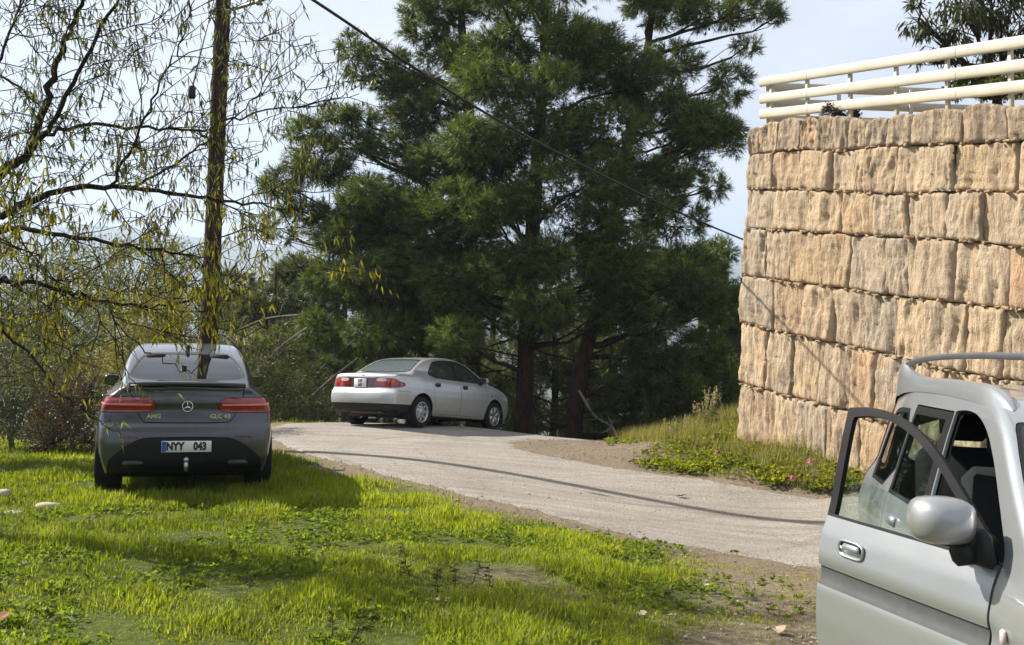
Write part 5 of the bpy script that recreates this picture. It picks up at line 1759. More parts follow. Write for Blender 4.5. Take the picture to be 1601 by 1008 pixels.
# pines farther down the slope
PINE_AT = [', second from the left', ', third from the left', ', leftmost of the mass', ', second of the mass', ', third of the mass', ', fourth of the mass', ', fifth of the mass', ', sixth of the mass', ', next to the wall', ', leftmost', ', nearest the road']
rb = np.random.default_rng(77)
for k, (u, v0, d, wpx, hpx) in enumerate([(425, 440, 34, 60, 120), (480, 440, 38, 60, 140), (540, 430, 40, 70, 160), (640, 420, 41, 80, 170), (760, 420, 40, 90, 180), (880, 420, 38, 90, 190), (990, 420, 37, 90, 190), (1085, 440, 35, 80, 190), (1150, 450, 36, 60, 180), (360, 465, 40, 60, 110), (445, 520, 29, 60, 100)]):
    x_ = P(u, v0, d)[0]; zb = gz(x_, d); zt = P(u, v0 - hpx * .2, d)[2]
    zt = max(zt, zb + 3)
    bb = np.array([x_, d, zb - .2]); tp_ = np.array([x_ + rb.normal(0, .3), d, zt])
    ms = []
    hh = zt - zb
    for q in range(13):
        f_ = rb.uniform(.12, 1.0); ww = wpx * d / FPX * (1.15 - .75 * f_)
        an = rb.uniform(0, 2 * math.pi)
        ms.append((np.array([x_ + math.cos(an) * ww * .8, d + math.sin(an) * ww * .8, zb + hh * f_]), np.array([1.0, 1.0, .62]) * rb.uniform(.9, 1.4) * (d / 36), 1.0))
    pine_tree(['greyish pine farther down the slope left of the big pines', 'pine in the dark mass far behind the big trunks'][1 if u > 500 else 0] + PINE_AT[k], [bb, (bb + tp_) / 2, tp_], [.2, .14, .04], ms, 300 + k, dens=.26, needles=12, L=.30, group='pines farther down the slope', c_lo=(.045, .058, .024), c_hi=(.13, .145, .055), cones=0, width=.040, stubs=0)

# ---------------------------------------------------------------- almond tree reaching in from the left
def almond(base, limbs, label, seed, twigs=1.0, leafk=1.0):
    r = np.random.default_rng(seed)
    base = np.asarray(base, float)
    root = empty('almond_tree', base, label, 'tree')
    fork = np.asarray(limbs[0][0][0]) if False else None
    a = Acc()
    tr = np.array([base - [0, 0, .1], base + [.05, 0, .6], base + [.12, -.05, 1.2], base + [.25, -.1, 1.75]])
    a.add(*tube(spline(tr, 4), np.linspace(.17, .11, 13), 10)); a.build('trunk', M['almond_bark'], root, off=base)
    w = Acc(); LP = []; LD = []; LK = []
    def leaves_on(pl, n, k):
        for _ in range(n):
            t_ = r.uniform(.15, 1) * (len(pl) - 1); i = min(int(t_), len(pl) - 2); p = pl[i] + (pl[i + 1] - pl[i]) * (t_ - i)
            d = unit(pl[i + 1] - pl[i]) * .35 + r.normal(0, .38, 3) + np.array([0, 0, -1.25])
            LP.append(p); LD.append(d); LK.append(k)
    def twig(st, dr, ln, depth, k):
        # few twigs hang down over the car
        uu = 800.5 + FPX * st[0] / st[1]; vv = HOR - FPX * (st[2] - CAMZ) / st[1]
        if vv > 530 and uu > 120:
            if r.random() < .45: return
            ln *= .45; k *= .6
        n = 5
        d = unit(dr)
        pts = [st]
        for i in range(n - 1):
            d = unit(d + r.normal(0, .16, 3) + np.array([0, 0, .05 if depth else -.02]))
            pts.append(pts[-1] + d * ln / (n - 1))
        pts = np.array(pts)
        r0 = .003 + .004 * ln
        w.add(*tube(pts, np.linspace(r0, .0018, n), 4, False))
        leaves_on(pts, int(leafk * (5 + 9 * ln) * k), k)
        if depth < 2:
            for q in range(int(2 + 3 * ln)):
                i = r.integers(1, n)
                twig(pts[i], d * .5 + r.normal(0, .6, 3) + np.array([.1, 0, .15]), ln * r.uniform(.4, .7), depth + 1, k)
    for pts, r0, r1, nt, k in limbs:
        pl = spline(np.array(pts), 6)
        pl = pl + np.concatenate([[np.zeros(3)], r.normal(0, .012, (len(pl) - 1, 3))])
        w.add(*tube(pl, np.linspace(r0 * .62, r1 * .6, len(pl)), 7, False))
        tan = unit(np.gradient(pl, axis=0))
        for q in range(int(nt * twigs)):
            i = r.integers(2, len(pl))
            twig(pl[i], tan[i] * .6 + r.normal(0, .55, 3) * [1, .8, 1] + np.array([0, 0, .12]), r.uniform(.3, .85), 0, k)
        leaves_on(pl[len(pl) // 2:], 8, 1)
    w.build('branches', M['almond_bark'], root, off=base)['kind'] = 'stuff'
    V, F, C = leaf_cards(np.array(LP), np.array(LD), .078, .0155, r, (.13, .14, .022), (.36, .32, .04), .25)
    # upper leaves tinted darker olive by height: backlit shade put into their colour
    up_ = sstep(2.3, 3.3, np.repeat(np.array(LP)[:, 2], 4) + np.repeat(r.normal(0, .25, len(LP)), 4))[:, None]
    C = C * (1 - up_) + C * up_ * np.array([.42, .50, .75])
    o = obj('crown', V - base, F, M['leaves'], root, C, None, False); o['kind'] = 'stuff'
    return root
def L3(*a): return [P(u, v, d) for u, v, d in a]
tb = np.array([-5.75, 8.7, gz(-5.75, 8.7)])
f0 = tb + [.25, -.1, 1.7]
almond(tb, [
 ([f0] + L3((-60, 320, 8.6), (0, 272, 8.5), (45, 235, 8.5), (72, 150, 8.4), (98, 75, 8.4), (122, 20, 8.3), (150, -70, 8.2)), .085, .02, 16, .55),
 (L3((45, 235, 8.5), (80, 195, 8.3), (130, 95, 8.1), (185, -10, 7.9), (215, -80, 7.8)), .04, .012, 12, .5),
 (L3((60, 222, 8.5), (110, 197, 8.6), (200, 198, 8.7), (300, 205, 8.9), (390, 178, 9.1), (470, 165, 9.2), (560, 148, 9.3)), .03, .006, 14, .55),
 ([f0] + L3((-40, 350, 8.5), (10, 335, 8.4), (60, 308, 8.4), (160, 290, 8.5), (250, 298, 8.7), (340, 312, 8.9), (420, 322, 9.0), (480, 332, 9.1)), .065, .007, 20, .8),
 (L3((170, 292, 8.5), (215, 215, 8.4), (250, 130, 8.4), (285, 60, 8.4), (308, -20, 8.4)), .022, .006, 12, .5),
 (L3((205, 293, 8.6), (280, 250, 8.8), (345, 205, 9.0), (400, 150, 9.1), (432, 95, 9.2)), .02, .005, 9, .55),
 ([f0] + L3((-30, 380, 8.2), (20, 355, 8.1), (100, 368, 8.0), (200, 384, 8.0), (290, 398, 8.1), (340, 405, 8.2)), .05, .007, 18, 1.1),
 ([f0] + L3((-20, 440, 8.3), (20, 440, 8.2), (90, 452, 8.2), (160, 470, 8.3), (250, 478, 8.5), (325, 462, 8.7)), .045, .007, 18, 1.1),
 (L3((90, 452, 8.2), (140, 480, 8.1), (180, 540, 8.0), (205, 590, 7.95), (240, 615, 7.9)), .012, .003, 5, .5),
 (L3((160, 470, 8.3), (205, 530, 8.3), (250, 560, 8.2), (300, 580, 8.1), (340, 545, 8.1)), .012, .004, 5, .6),
 ([f0] + L3((-40, 480, 8.6), (5, 520, 8.5), (60, 570, 8.5), (100, 620, 8.5), (150, 655, 8.5), (190, 680, 8.5)), .03, .004, 8, .7),
 (L3((0, 275, 8.5), (-20, 180, 8.2), (0, 90, 8.0), (30, 10, 7.9), (60, -60, 7.8)), .03, .008, 10, .5),
 ([f0] + L3((-100, 300, 9.0), (-60, 180, 9.4), (0, 120, 9.8), (60, 160, 10.2), (140, 130, 10.4)), .04, .008, 10, .5),
], 'bare-limbed almond tree with thin yellow-green leaves hanging over the grey car', 31, 1.5, .72)

# ---------------------------------------------------------------- shrubs and trees behind the grey car
OL = ((.045, .058, .024), (.15, .165, .085)); DK = ((.022, .030, .012), (.075, .085, .030)); YL = ((.09, .095, .018), (.26, .22, .045)); BR = ((.040, .026, .018), (.11, .07, .045))
def shrub(label, u, v, d, ms, n, L, W, cc, seed, name='shrub', cat='shrub', group='shrubs and trees behind the grey car', tr=.05, bm='grey_bark', **kw):
    b = P(u, v, d); b[2] = gz(b[0], b[1])
    mm = [px_mass(*m) for m in ms]
    top = np.mean([m[0] for m in mm], 0); top = b + (top - b) * .55
    return leafy(name, label, cat, b, top, mm, n, L, W, *cc, seed, group, bm, tr, **kw)
shrub('pale olive shrub at the left edge behind the grass', 20, 715, 15.5, [(10,640,15.5,60,70),(60,600,15.8,60,60),(0,560,16,60,60),(80,680,15.3,50,40),(-40,620,15.5,60,90)], 9000, .06, .016, OL, 41)
shrub('grey-green olive tree cut by the left edge of the picture', -100, 690, 13.5, [(-60,500,13.5,90,80),(-140,430,13.6,100,80),(-20,590,13.3,60,60),(-110,560,13.2,100,90),(-190,520,13.8,90,110),(-70,400,13.8,70,50,.8)], 15000, .06, .016, OL, 40, 'olive_tree', 'tree', tr=.10)
shrub('dark reddish-brown thorny bush left of the grey car', 115, 715, 15.0, [(110,660,15,56,52),(140,610,15.2,40,50),(90,620,15.4,40,44),(150,690,14.8,28,30),(70,690,14.9,40,28)], 6500, .045, .016, BR, 42, tr=.06, dens_twig=60)
shrub('olive tree behind the almond branches at the far left', 60, 640, 21, [(20,480,21,80,60),(90,470,21.5,80,60),(40,560,21,90,60),(130,540,21,70,60),(110,410,22,60,40,.6),(-30,430,21,70,70)], 11000, .085, .022, OL, 43, 'olive_tree', 'tree', tr=.14)
shrub('yellowing leafy shrub behind the roof of the grey car', 265, 640, 19, [(240,500,19,60,50),(290,520,19.3,46,44),(200,540,19,56,50),(250,575,18.6,66,40),(180,600,18.8,50,46)], 10000, .07, .022, YL, 44, tr=.07)
shrub('grey-green olive tree rising left of the wooden pole', 235, 600, 26, [(220,420,26,70,50),(150,400,26.5,60,40),(280,450,26,50,50),(180,470,26,66,44),(290,400,27,40,36,.6)], 9000, .10, .028, OL, 45, 'olive_tree', 'tree', tr=.15)
shrub('leafy green shrub between the wooden pole and the sedan', 400, 660, 22.5, [(390,590,22.5,50,50),(440,610,22.5,52,48),(370,540,23,40,44),(480,630,22.3,44,34),(430,545,23.2,46,40),(350,610,22.6,40,50)], 12000, .075, .020, ((.035, .048, .018), (.13, .14, .055)), 46, tr=.06)
shrub('low green shrub beside the back of the silver sedan', 500, 668, 23.5, [(490,640,23.5,46,26),(540,620,23.8,44,36),(460,650,23.4,40,20)], 5000, .06, .018, DK, 47, tr=.04)
for k, (u, v, d) in enumerate([(60, 420, 38), (160, 440, 40), (270, 440, 42), (-30, 420, 40), (330, 470, 38), (410, 470, 44), (20, 520, 30), (110, 530, 31), (-90, 480, 30), (215, 540, 32)]):
    shrub('grey-green tree in the wood down the slope, ' + ['second of the far row', 'third of the far row', 'fourth of the far row', 'first of the far row', 'fifth of the far row', 'last of the far row', 'second of the near row', 'third of the near row', 'first of the near row', 'last of the near row'][k], u, 640, d, [(u, v + 20, d, 50, 44), (u - 30, v + 80, d, 55, 50), (u + 35, v + 90, d, 55, 50), (u, v + 150, d, 70, 50), (u - 40, v + 190, d, 60, 44), (u + 45, v + 200, d, 60, 44)], 6500, .16, .05, OL if k % 2 else DK, 60 + k, 'woodland_tree', 'tree', 'wood down the slope on the left', .18)

# ---------------------------------------------------------------- far wood on the valley floor and hills (one mass)
rf = np.random.default_rng(91)
n = 1700
th = rf.uniform(-.75, .75, n); rr_ = 60 * np.exp(rf.random(n) * math.log(1500 / 60.))
fx, fy = np.sin(th) * rr_, np.cos(th) * rr_
fz = ground_z(fx, fy)
V = []; F = []; C = []; nb = 0
ico = []
for i in range(n):
    s_ = rf.uniform(2.0, 3.6) * (1 + rr_[i] / 900)
    m = 46 if rr_[i] < 250 else 22
    p = ell_pts(m, rf, .5) * np.array([s_, s_, s_ * .9]) + np.array([fx[i], fy[i], fz[i] + s_ * .6])
    d_ = unit(rf.normal(0, 1, (m, 3)))
    v_, f_, c_ = leaf_cards(p, d_, s_ * .75, s_ * .6, rf, (.025, .036, .016), (.075, .085, .040), .1)
    V.append(v_); F.append(f_ + nb); C.append(c_); nb += len(v_)
tag(obj('far_woodland', np.concatenate(V), np.concatenate(F), M['leaves'], None, np.concatenate(C), None, False), 'distant hazy woodland on the valley floor and lower hills', 'woodland', kind='stuff')
# ---------------------------------------------------------------- grass on the verge (uncountable)
rg_ = np.random.default_rng(17)
def blades(n, x0, x1, y0, y1, seed, hmin, hmax, wid, keep, c_lo, c_hi, lean=.35):
    r = np.random.default_rng(seed)
    x = r.uniform(x0, x1, n)
    # denser towards the camera
    y = y0 + (y1 - y0) * r.random(n) ** 1.35
    s = soil_amount(x, y)
    rdv = road_d(x, y)
    q = np.stack([x, y], 1)
    clump = fbm(q * 1.7, 3, 83)
    k = (rdv > 0.04) & (r.random(n) < keep(x, y, s, clump))
    x, y, clump, s = x[k], y[k], clump[k], s[k]
    n = len(x)
    z = ground_z(x, y) + 0.030 * fbm(np.stack([x, y], 1) * 0.9, 3, 21) + 0.020 * vnoise(np.stack([x, y], 1) * 3.1, 22) - .008
    h = r.uniform(hmin, hmax, n) * (0.70 + 0.65 * np.clip(clump, -.8, 1)) * (1 - .55 * s)
    an = r.uniform(0, 2 * math.pi, n)
    d = np.stack([np.cos(an), np.sin(an), np.zeros(n)], 1)
    sd_ = np.stack([-np.sin(an), np.cos(an), np.zeros(n)], 1)
    ln = (r.random(n) ** 1.5 * lean * 2 * h)[:, None]
    w = (wid * r.uniform(.6, 1.3, n))[:, None]
    p = np.stack([x, y, z], 1); up = np.array([0, 0, 1.0]) * h[:, None]
    V = np.stack([p - sd_ * w / 2, p + sd_ * w / 2, p + up * .55 + d * ln * .3 - sd_ * w * .4, p + up * .55 + d * ln * .3 + sd_ * w * .4, p + up + d * ln], 1).reshape(-1, 3)
    i = np.arange(n)[:, None] * 5
    F = np.concatenate([i + [0, 1, 3], i + [0, 3, 2], i + [2, 3, 4]])
    m = np.clip(.5 + .55 * fbm(np.stack([x, y], 1) * .55, 3, 88) + .3 * fbm(np.stack([x, y], 1) * 4.0, 2, 89) + r.normal(0, .25, n), 0, 1)[:, None]
    c = (np.asarray(c_lo) * (1 - m) + np.asarray(c_hi) * m) * r.uniform(.75, 1.2, (n, 1))
    dry = r.random(n) < .05 + .22 * s
    c[dry] = np.array([.30, .25, .12]) * r.uniform(.6, 1.1, (dry.sum(), 1))
    return V, F, np.repeat(c, 5, 0)
def join(*parts):
    V = []; F = []; C = []; n = 0
    for v_, f_, c_ in parts:
        V.append(v_); F.append(f_ + n); C.append(c_); n += len(v_)
    return np.concatenate(V), np.concatenate(F), np.concatenate(C)
G_LO, G_HI = (.115, .160, .013), (.270, .325, .030)
near_keep = lambda x, y, s, c: np.clip(1.0 - .93 * s, 0, 1) * np.clip(.86 + .5 * c, .45, 1)
g1 = blades(215000, -5.2, 2.6, 4.4, 10.8, 1, .03, .095, .0088, near_keep, G_LO, G_HI, .5)
g2 = blades(85000, -8.5, -0.5, 9.5, 16.5, 2, .05, .13, .014, near_keep, G_LO, G_HI)
g3 = blades(16000, -8, 2.6, 18.8, 24.5, 3, .05, .14, .016, lambda x, y, s, c: np.clip(1 - s, 0, 1) * ((x < -1.5) | (y > 22.6)), (.10, .12, .02), (.26, .25, .06))
V, F, C = join(g1, g2, g3)
tag(obj('grass', V, F, M['grass'], None, C, None, False), 'bright green grass on the verge in front of the grey car', 'grass', kind='stuff')
# broad-leaved ground cover among the grass
def rosettes(x, y, n_leaf, L, W, seed, c_lo, c_hi, lift=.02, up=.5):
    r = np.random.default_rng(seed)
    z = ground_z(x, y) + 0.030 * fbm(np.stack([x, y], 1) * 0.9, 3, 21) + .005
    p = np.repeat(np.stack([x, y, z + lift], 1), n_leaf, 0) + r.normal(0, L * .25, (len(x) * n_leaf, 3)) * [1, 1, .3]
    d = r.normal(0, 1, p.shape); d[:, 2] = np.abs(d[:, 2]) * up
    return leaf_cards(p, d, L, W, r, c_lo, c_hi, .25)
r_ = np.random.default_rng(23)
x = r_.uniform(-4.5, 2.2, 5200); y = 4.5 + 5.5 * r_.random(5200) ** 1.3
k = (soil_amount(x, y) < r_.uniform(.1, 1.1, len(x))) & (road_d(x, y) > .05) & (fbm(np.stack([x, y], 1) * 1.1, 3, 99) > .05)
V, F, C = rosettes(x[k], y[k], 7, .045, .028, 5, (.075, .120, .014), (.18, .24, .028), .022, .7)
tag(obj('ground_cover', V, F, M['grass'], None, C, None, False), 'small broad-leaved weeds growing through the near grass', 'weeds', kind='stuff')

# leafy plants and dry grass along the foot of the wall
def wall_side(x, y):
    return (np.stack([x, y], -1) - WA) @ WN
r_ = np.random.default_rng(29)
x = r_.uniform(1.2, 6.2, 30000); y = r_.uniform(11.5, 20.0, 30000)
rdv = road_d(x, y); wd = wall_side(x, y)
isl = soil_amount(x, y, rdv)
edge_ok = (rdv > .02) & ((wd > .02) | (y > 16.55))
den = np.where(rdv < .55, .95, .55) * np.clip(1.15 - .9 * isl * (x < 2.6), 0, 1) * (x > 1.9 + .5 * fbm(np.stack([x, y], 1), 2, 3)) * np.clip(.55 + 1.1 * fbm(np.stack([x, y], 1) * 1.9, 3, 13), .08, 1)
k = edge_ok & (r_.random(len(x)) < den * .42)
V1 = rosettes(x[k], y[k], 6, .07, .05, 6, (.070, .105, .014), (.25, .27, .035), .04, 1.0)
k2 = edge_ok & (r_.random(len(x)) < den * .16) & (rdv < .75) & (x > 2.2)
V2 = rosettes(x[k2], y[k2], 8, .070, .05, 7, (.12, .16, .015), (.30, .31, .035), .08, 1.2)
V, F, C = join(V1, V2)
tag(obj('verge_plants', V, F, M['grass'], None, C, None, False), 'leafy yellow-green plants along the road edge below the wall', 'plants', kind='stuff')
x = r_.uniform(1.2, 6.2, 42000); y = r_.uniform(11.5, 20.0, 42000)
rdv = road_d(x, y); wd = wall_side(x, y)
k = (rdv > .05) & ((wd > .02) | (y > 16.55)) & (r_.random(len(x)) < np.clip(.25 + .9 * (wd < .7) + .3 * (x > 2.4), 0, 1)) & (x > 2.2 + .4 * fbm(np.stack([x, y], 1), 2, 4))
x, y = x[k], y[k]; n = len(x)
z = ground_z(x, y); h = r_.uniform(.08, .30, n) * (.6 + .5 * (wall_side(x, y) < .8)); an = r_.uniform(0, 6.28, n)
p = np.stack([x, y, z - .01], 1); d = np.stack([np.cos(an), np.sin(an), np.zeros(n)], 1); s_ = np.stack([-np.sin(an), np.cos(an), np.zeros(n)], 1)
V = np.stack([p - s_ * .004, p + s_ * .004, p + d * h[:, None] * r_.uniform(.1, .6, (n, 1)) + np.array([0, 0, 1.]) * h[:, None]], 1).reshape(-1, 3)
m = r_.random((n, 1)); c = np.array([.11, .13, .03]) * (1 - m) + np.array([.34, .29, .15]) * m
tag(obj('dry_grass', V, np.arange(len(V)).reshape(-1, 3), M['grass'], None, np.repeat(c, 3, 0), None, False), 'thin half-dry grass at the foot of the stone wall', 'grass', kind='stuff')
# gravel and crumbs on the bare soil and road edge
M['pebble'] = simple('pebble', (.30, .26, .205), .95, var=.45, vs=3, spec=.1)
r_ = np.random.default_rng(37)
ac = Acc()
xs_ = np.concatenate([r_.uniform(-3.5, 3.0, 2600), r_.uniform(0, 3, 900)]); ys_ = np.concatenate([r_.uniform(5.0, 14, 2600), r_.uniform(15, 20.4, 900)])
so = soil_amount(xs_, ys_); rdv = road_d(xs_, ys_)
k = ((so > .45) & (rdv > -.05)) | ((rdv < 0) & (r_.random(len(xs_)) < .08))
xs_, ys_ = xs_[k], ys_[k]
zs_ = ground_z(xs_, ys_) + .015
for x, y, z in zip(xs_, ys_, zs_):
    s_ = r_.uniform(.006, .020)
    V_ = np.array([[1, 0, 0], [-1, 0, 0], [0, 1, 0], [0, -1, 0], [0, 0, .7], [0, 0, -.7]]) * s_ * r_.uniform(.6, 1.3, (6, 1))
    a_ = r_.uniform(0, 6.28); ca, sa = math.cos(a_), math.sin(a_)
    V_ = V_ @ np.array([[ca, sa, 0], [-sa, ca, 0], [0, 0, 1]])
    ac.add(V_ + [x, y, z], None, [[0, 2, 4], [2, 1, 4], [1, 3, 4], [3, 0, 4], [2, 0, 5], [1, 2, 5], [3, 1, 5], [0, 3, 5]])
tag(ac.build('gravel', M['pebble'], None, False), 'loose gravel and crumbs on the bare soil', 'gravel', kind='stuff')

# ---------------------------------------------------------------- wooden pole, lamp arm, stay and overhead cable
M['pole_wood'] = bark('pole_wood', (.016, .011, .009), (.060, .038, .028), 12)
M['steel'] = simple('steel', (.17, .175, .18), .5, .7)
pb = P(318, 700, 16.1); pb[2] = gz(pb[0], pb[1]) - .3
pt = P(352, -70, 16.0)
pole = empty('utility_pole', pb + [0, 0, .3], 'tall brown wooden utility pole rising behind the grey car', 'pole')
off = pb + [0, 0, .3]
a = Acc(); tt = np.linspace(0, 1, 12)[:, None]; a.add(*tube(pb + (pt - pb) * tt, np.linspace(.145, .115, 12), 16)); a.build('shaft', M['pole_wood'], pole, off=off)
q0 = P(350, 18, 15.9); q1 = P(385, 8, 15.6); q2 = P(420, -4, 15.2); q3 = P(470, -26, 14.8)
a = Acc(); a.add(*tube(np.array([q0, q1, q2, q3]), .028, 10)); arm = a.build('lamp_arm', M['steel'], pole, off=off)
a = Acc(); V_, Q_, T_ = box((0, 0, 0), (.42, .20, .10), .04, np.array(Matrix.Rotation(math.atan2(*(q3 - q2)[[1, 0]]), 3, 'Z'))); a.add(V_ + q3, Q_, T_); a.build('lamp_head', M['steel'], arm, off=off)
a = Acc(); V_, Q_, T_ = box((0, 0, 0), (.10, .09, .045), .012); a.add(V_ + P(405, 5, 15.3), Q_, T_); a.build('arm_clamp', M['steel'], arm, off=off)
a = Acc()
f_ = (P(350, 18, 16)[2] - pb[2]) / (pt[2] - pb[2]); cp_ = pb + (pt - pb) * f_
an = np.linspace(0, 2 * math.pi, 17); a.add(*tube(np.stack([cp_[0] + .122 * np.cos(an), cp_[1] + .122 * np.sin(an), np.full(17, cp_[2])], 1), .012, 6, False)); a.build('pole_band', M['steel'], pole, off=off)
s0 = P(336, -10, 15.95); s1 = P(301, 136, 15.8); s2 = P(299, 152, 15.78); s3 = P(165, 705, 15.2); s3[2] = gz(s3[0], s3[1])
a = Acc(); a.add(*tube(np.array([s0, s1]), .012, 6)); sw = a.build('stay_wire', M['steel'], pole, off=off)
a = Acc(); a.add(*tube(np.array([s2, s3]), .010, 6)); a.build('stay_wire', M['steel'], pole, off=off)
a = Acc(); V_, Q_, T_ = box((0, 0, 0), (.10, .10, .20), .02); a.add(V_ + (s1 + s2) / 2, Q_, T_); a.build('insulator', M['black_plastic'], pole, off=off)
c0 = P(400, -52, 10.5); c1 = P(490, 0, 11.3); c2 = P(740, 165, 13.6); c3 = P(930, 268, 16.4); c4 = P(1120, 357, 20.0); c5 = P(1330, 440, 26)
a = Acc(); a.add(*tube(spline([c0, c1, c2, c3, c4, c5], 10), .0175, 6)); ca = a.build('overhead_cable', M['black_plastic'])
tag(ca, 'single black overhead cable slanting down across the pines', 'cable')

# ---------------------------------------------------------------- dead limbs by the pines
def limb(label, pts, r0, r1, seed, name='dead_branch'):
    r = np.random.default_rng(seed)
    pl = spline(np.array(pts), 6)
    a = Acc(); a.add(*tube(pl, np.linspace(r0, r1, len(pl)), 7))
    for q in range(5):
        i = r.integers(3, len(pl)); e_ = pl[i] + r.normal(0, .22, 3) + np.array([0, 0, .08])
        a.add(*tube(bent(pl[i], e_, r, 3, 0), [r1 * .8 + .003, r1 * .5 + .002, .003], 4))
    return tag(a.build(name, M['dead_wood']), label, 'branch', 'bare dead branches by the pines')
g_ = P(968, 688, 21.0); g_[2] = gz(g_[0], g_[1])
limb('pale bare branch hanging from the leaning pine down to the road edge', [P(905, 610, 23.6), P(930, 650, 23.2), P(958, 668, 22.8), g_ + [0, 0, .02]], .03, .012, 1)
limb('pale bare branch sloping down to the left of the silver sedan', [P(560, 560, 24.5), P(520, 590, 24), P(480, 625, 23.6), P(458, 648, 23.4)], .028, .010, 2)
limb('pale bare branch arching above the grey car roof toward the pole', [P(470, 492, 23.5), P(420, 497, 23.5), P(380, 512, 23.3), P(345, 530, 23.2)], .024, .008, 3)
limb('thin bare branch crossing below the arched one near the pole', [P(480, 512, 23), P(440, 540, 23), P(415, 565, 22.8), P(388, 590, 22.6)], .02, .007, 4)

# ---------------------------------------------------------------- weeds, stones, fallen leaves
def weed(label, u, v, h, seed, dark=True, n=22):
    r = np.random.default_rng(seed)
    b = hit(u, v); root = empty('tall_weed', b, label, 'weed', 'tall weeds standing in the grass')
    top = np.array([r.normal(0, .05), r.normal(0, .05), h])
    st = bent(np.zeros(3), top, r, 6, 0)
    a = Acc(); a.add(*tube(st, np.linspace(.005, .002, 6), 5)); a.build('stem', simple_cache('weed_stem', (.06, .05, .02)), root)
    t_ = r.uniform(.1, 1, n); p = np.stack([np.interp(t_, np.linspace(0, 1, 6), st[:, k]) for k in range(3)], 1)
    an = r.uniform(0, 6.28, n); d = np.stack([np.cos(an), np.sin(an), r.uniform(.1, .9, n)], 1)
    V, F, C = leaf_cards(p, d, .055, .014, r, (.035, .035, .012) if dark else (.09, .12, .02), (.09, .08, .03) if dark else (.20, .24, .04), .3)
    o = obj('leaves', V, F, M['grass'], root, C, None, False); o['kind'] = 'stuff'
_mc = {}
def simple_cache(n, c):
    if n not in _mc: _mc[n] = simple(n, c, .8)
    return _mc[n]
for i, (lab, u, v, h) in enumerate([
  ('dark weed stalk in the grass, leftmost of the standing weeds', 466, 882, .19), ('tall dark weed with whorled leaves, tallest in the middle of the grass', 641, 905, .24), ('dark short weed just left of the tallest one', 626, 905, .13),
  ('slanting dry weed stalk right of the tallest weed', 684, 930, .20), ('thin upright weed between the slanting stalk and the forked one', 711, 918, .15), ('forked dark weed at the right of the weed patch', 737, 915, .17),
  ('weed with bent tip at the right end of the weed patch', 762, 930, .19), ('dark weed at the bottom edge of the grass', 518, 1000, .16), ('weed beside the one at the bottom edge', 550, 1004, .13), ('low dark weed in the grass left of the weed patch', 388, 925, .10)]):
    weed(lab, u, v, h, 500 + i)
# dry seed-head plant beside the wall corner
def seedplant(label, u, v, n, h, seed):
    r = np.random.default_rng(seed); b = hit(u, v); root = empty('seed_head_plant', b, label, 'plant')
    a = Acc(); PP = []; DD = []; QP = []
    for k in range(n):
        an = r.uniform(0, 6.28); e_ = np.array([math.cos(an) * r.uniform(.05, .35), math.sin(an) * r.uniform(.05, .3), h * r.uniform(.6, 1.1)])
        st = bent(np.zeros(3), e_, r, 5, 0); a.add(*tube(st, np.linspace(.005, .003, 5), 4))
        PP.append(st[-1] + r.normal(0, .012, (22, 3)) + np.array([0, 0, 1]) * r.uniform(-.16, .02, (22, 1)))
        DD.append(r.normal(0, .6, (22, 3)) + [0, 0, .9])
        QP.append(st[r.integers(0, 3, 14)] + r.normal(0, .05, (14, 3)))
    a.build('stems', simple_cache('dry_stem', (.22, .18, .11)), root)['kind'] = 'stuff'
    P1 = np.concatenate(PP); V, F, C = leaf_cards(P1, np.concatenate(DD), .035, .014, r, (.22, .19, .13), (.50, .45, .34), .1)
    obj('seed_heads', V, F, M['grass'], root, C, None, False)['kind'] = 'stuff'
    Q1 = np.concatenate(QP); V, F, C = leaf_cards(Q1, r.normal(0, 1, Q1.shape) + [0, 0, .5], .08, .028, r, (.07, .10, .03), (.15, .18, .06), .1)
    obj('leaves', V, F, M['grass'], root, C, None, False)['kind'] = 'stuff'
seedplant('tall dry plant with pale seed heads left of the wall corner', 1108, 668, 20, .62, 3)
seedplant('small dry seed-head plant on the bank edge before the dark pines', 1060, 680, 9, .30, 4)
# pink flowers
def flower(label, u, v, seed):
    r = np.random.default_rng(seed); b = hit(u, v); root = empty('pink_flower', b, label, 'flower', 'pink flowers below the wall')
    a = Acc(); a.add(*tube([(0, 0, 0), (.01, 0, .12), (.0, -.01, .20)], [.004, .003, .003], 5)); a.build('stem', simple_cache('weed_stem', (.06, .05, .02)), root)
    p = np.zeros((12, 3)) + [0, -.01, .20] + r.normal(0, .012, (12, 3)); d = r.normal(0, 1, (12, 3)); V, F, C = leaf_cards(p, d, .05, .03, r, (.42, .10, .30), (.62, .22, .45), .1)
    obj('petals', V, F, M['grass'], root, C, None, False)
for i, (lab, u, v) in enumerate([('pink flower at the left among the plants below the wall corner', 1120, 728), ('pink flower low at the road edge near the open car door', 1238, 770), ('pink flower higher in the grass next to the open car door', 1266, 745)]):
    flower(lab, u, v, 700 + i)
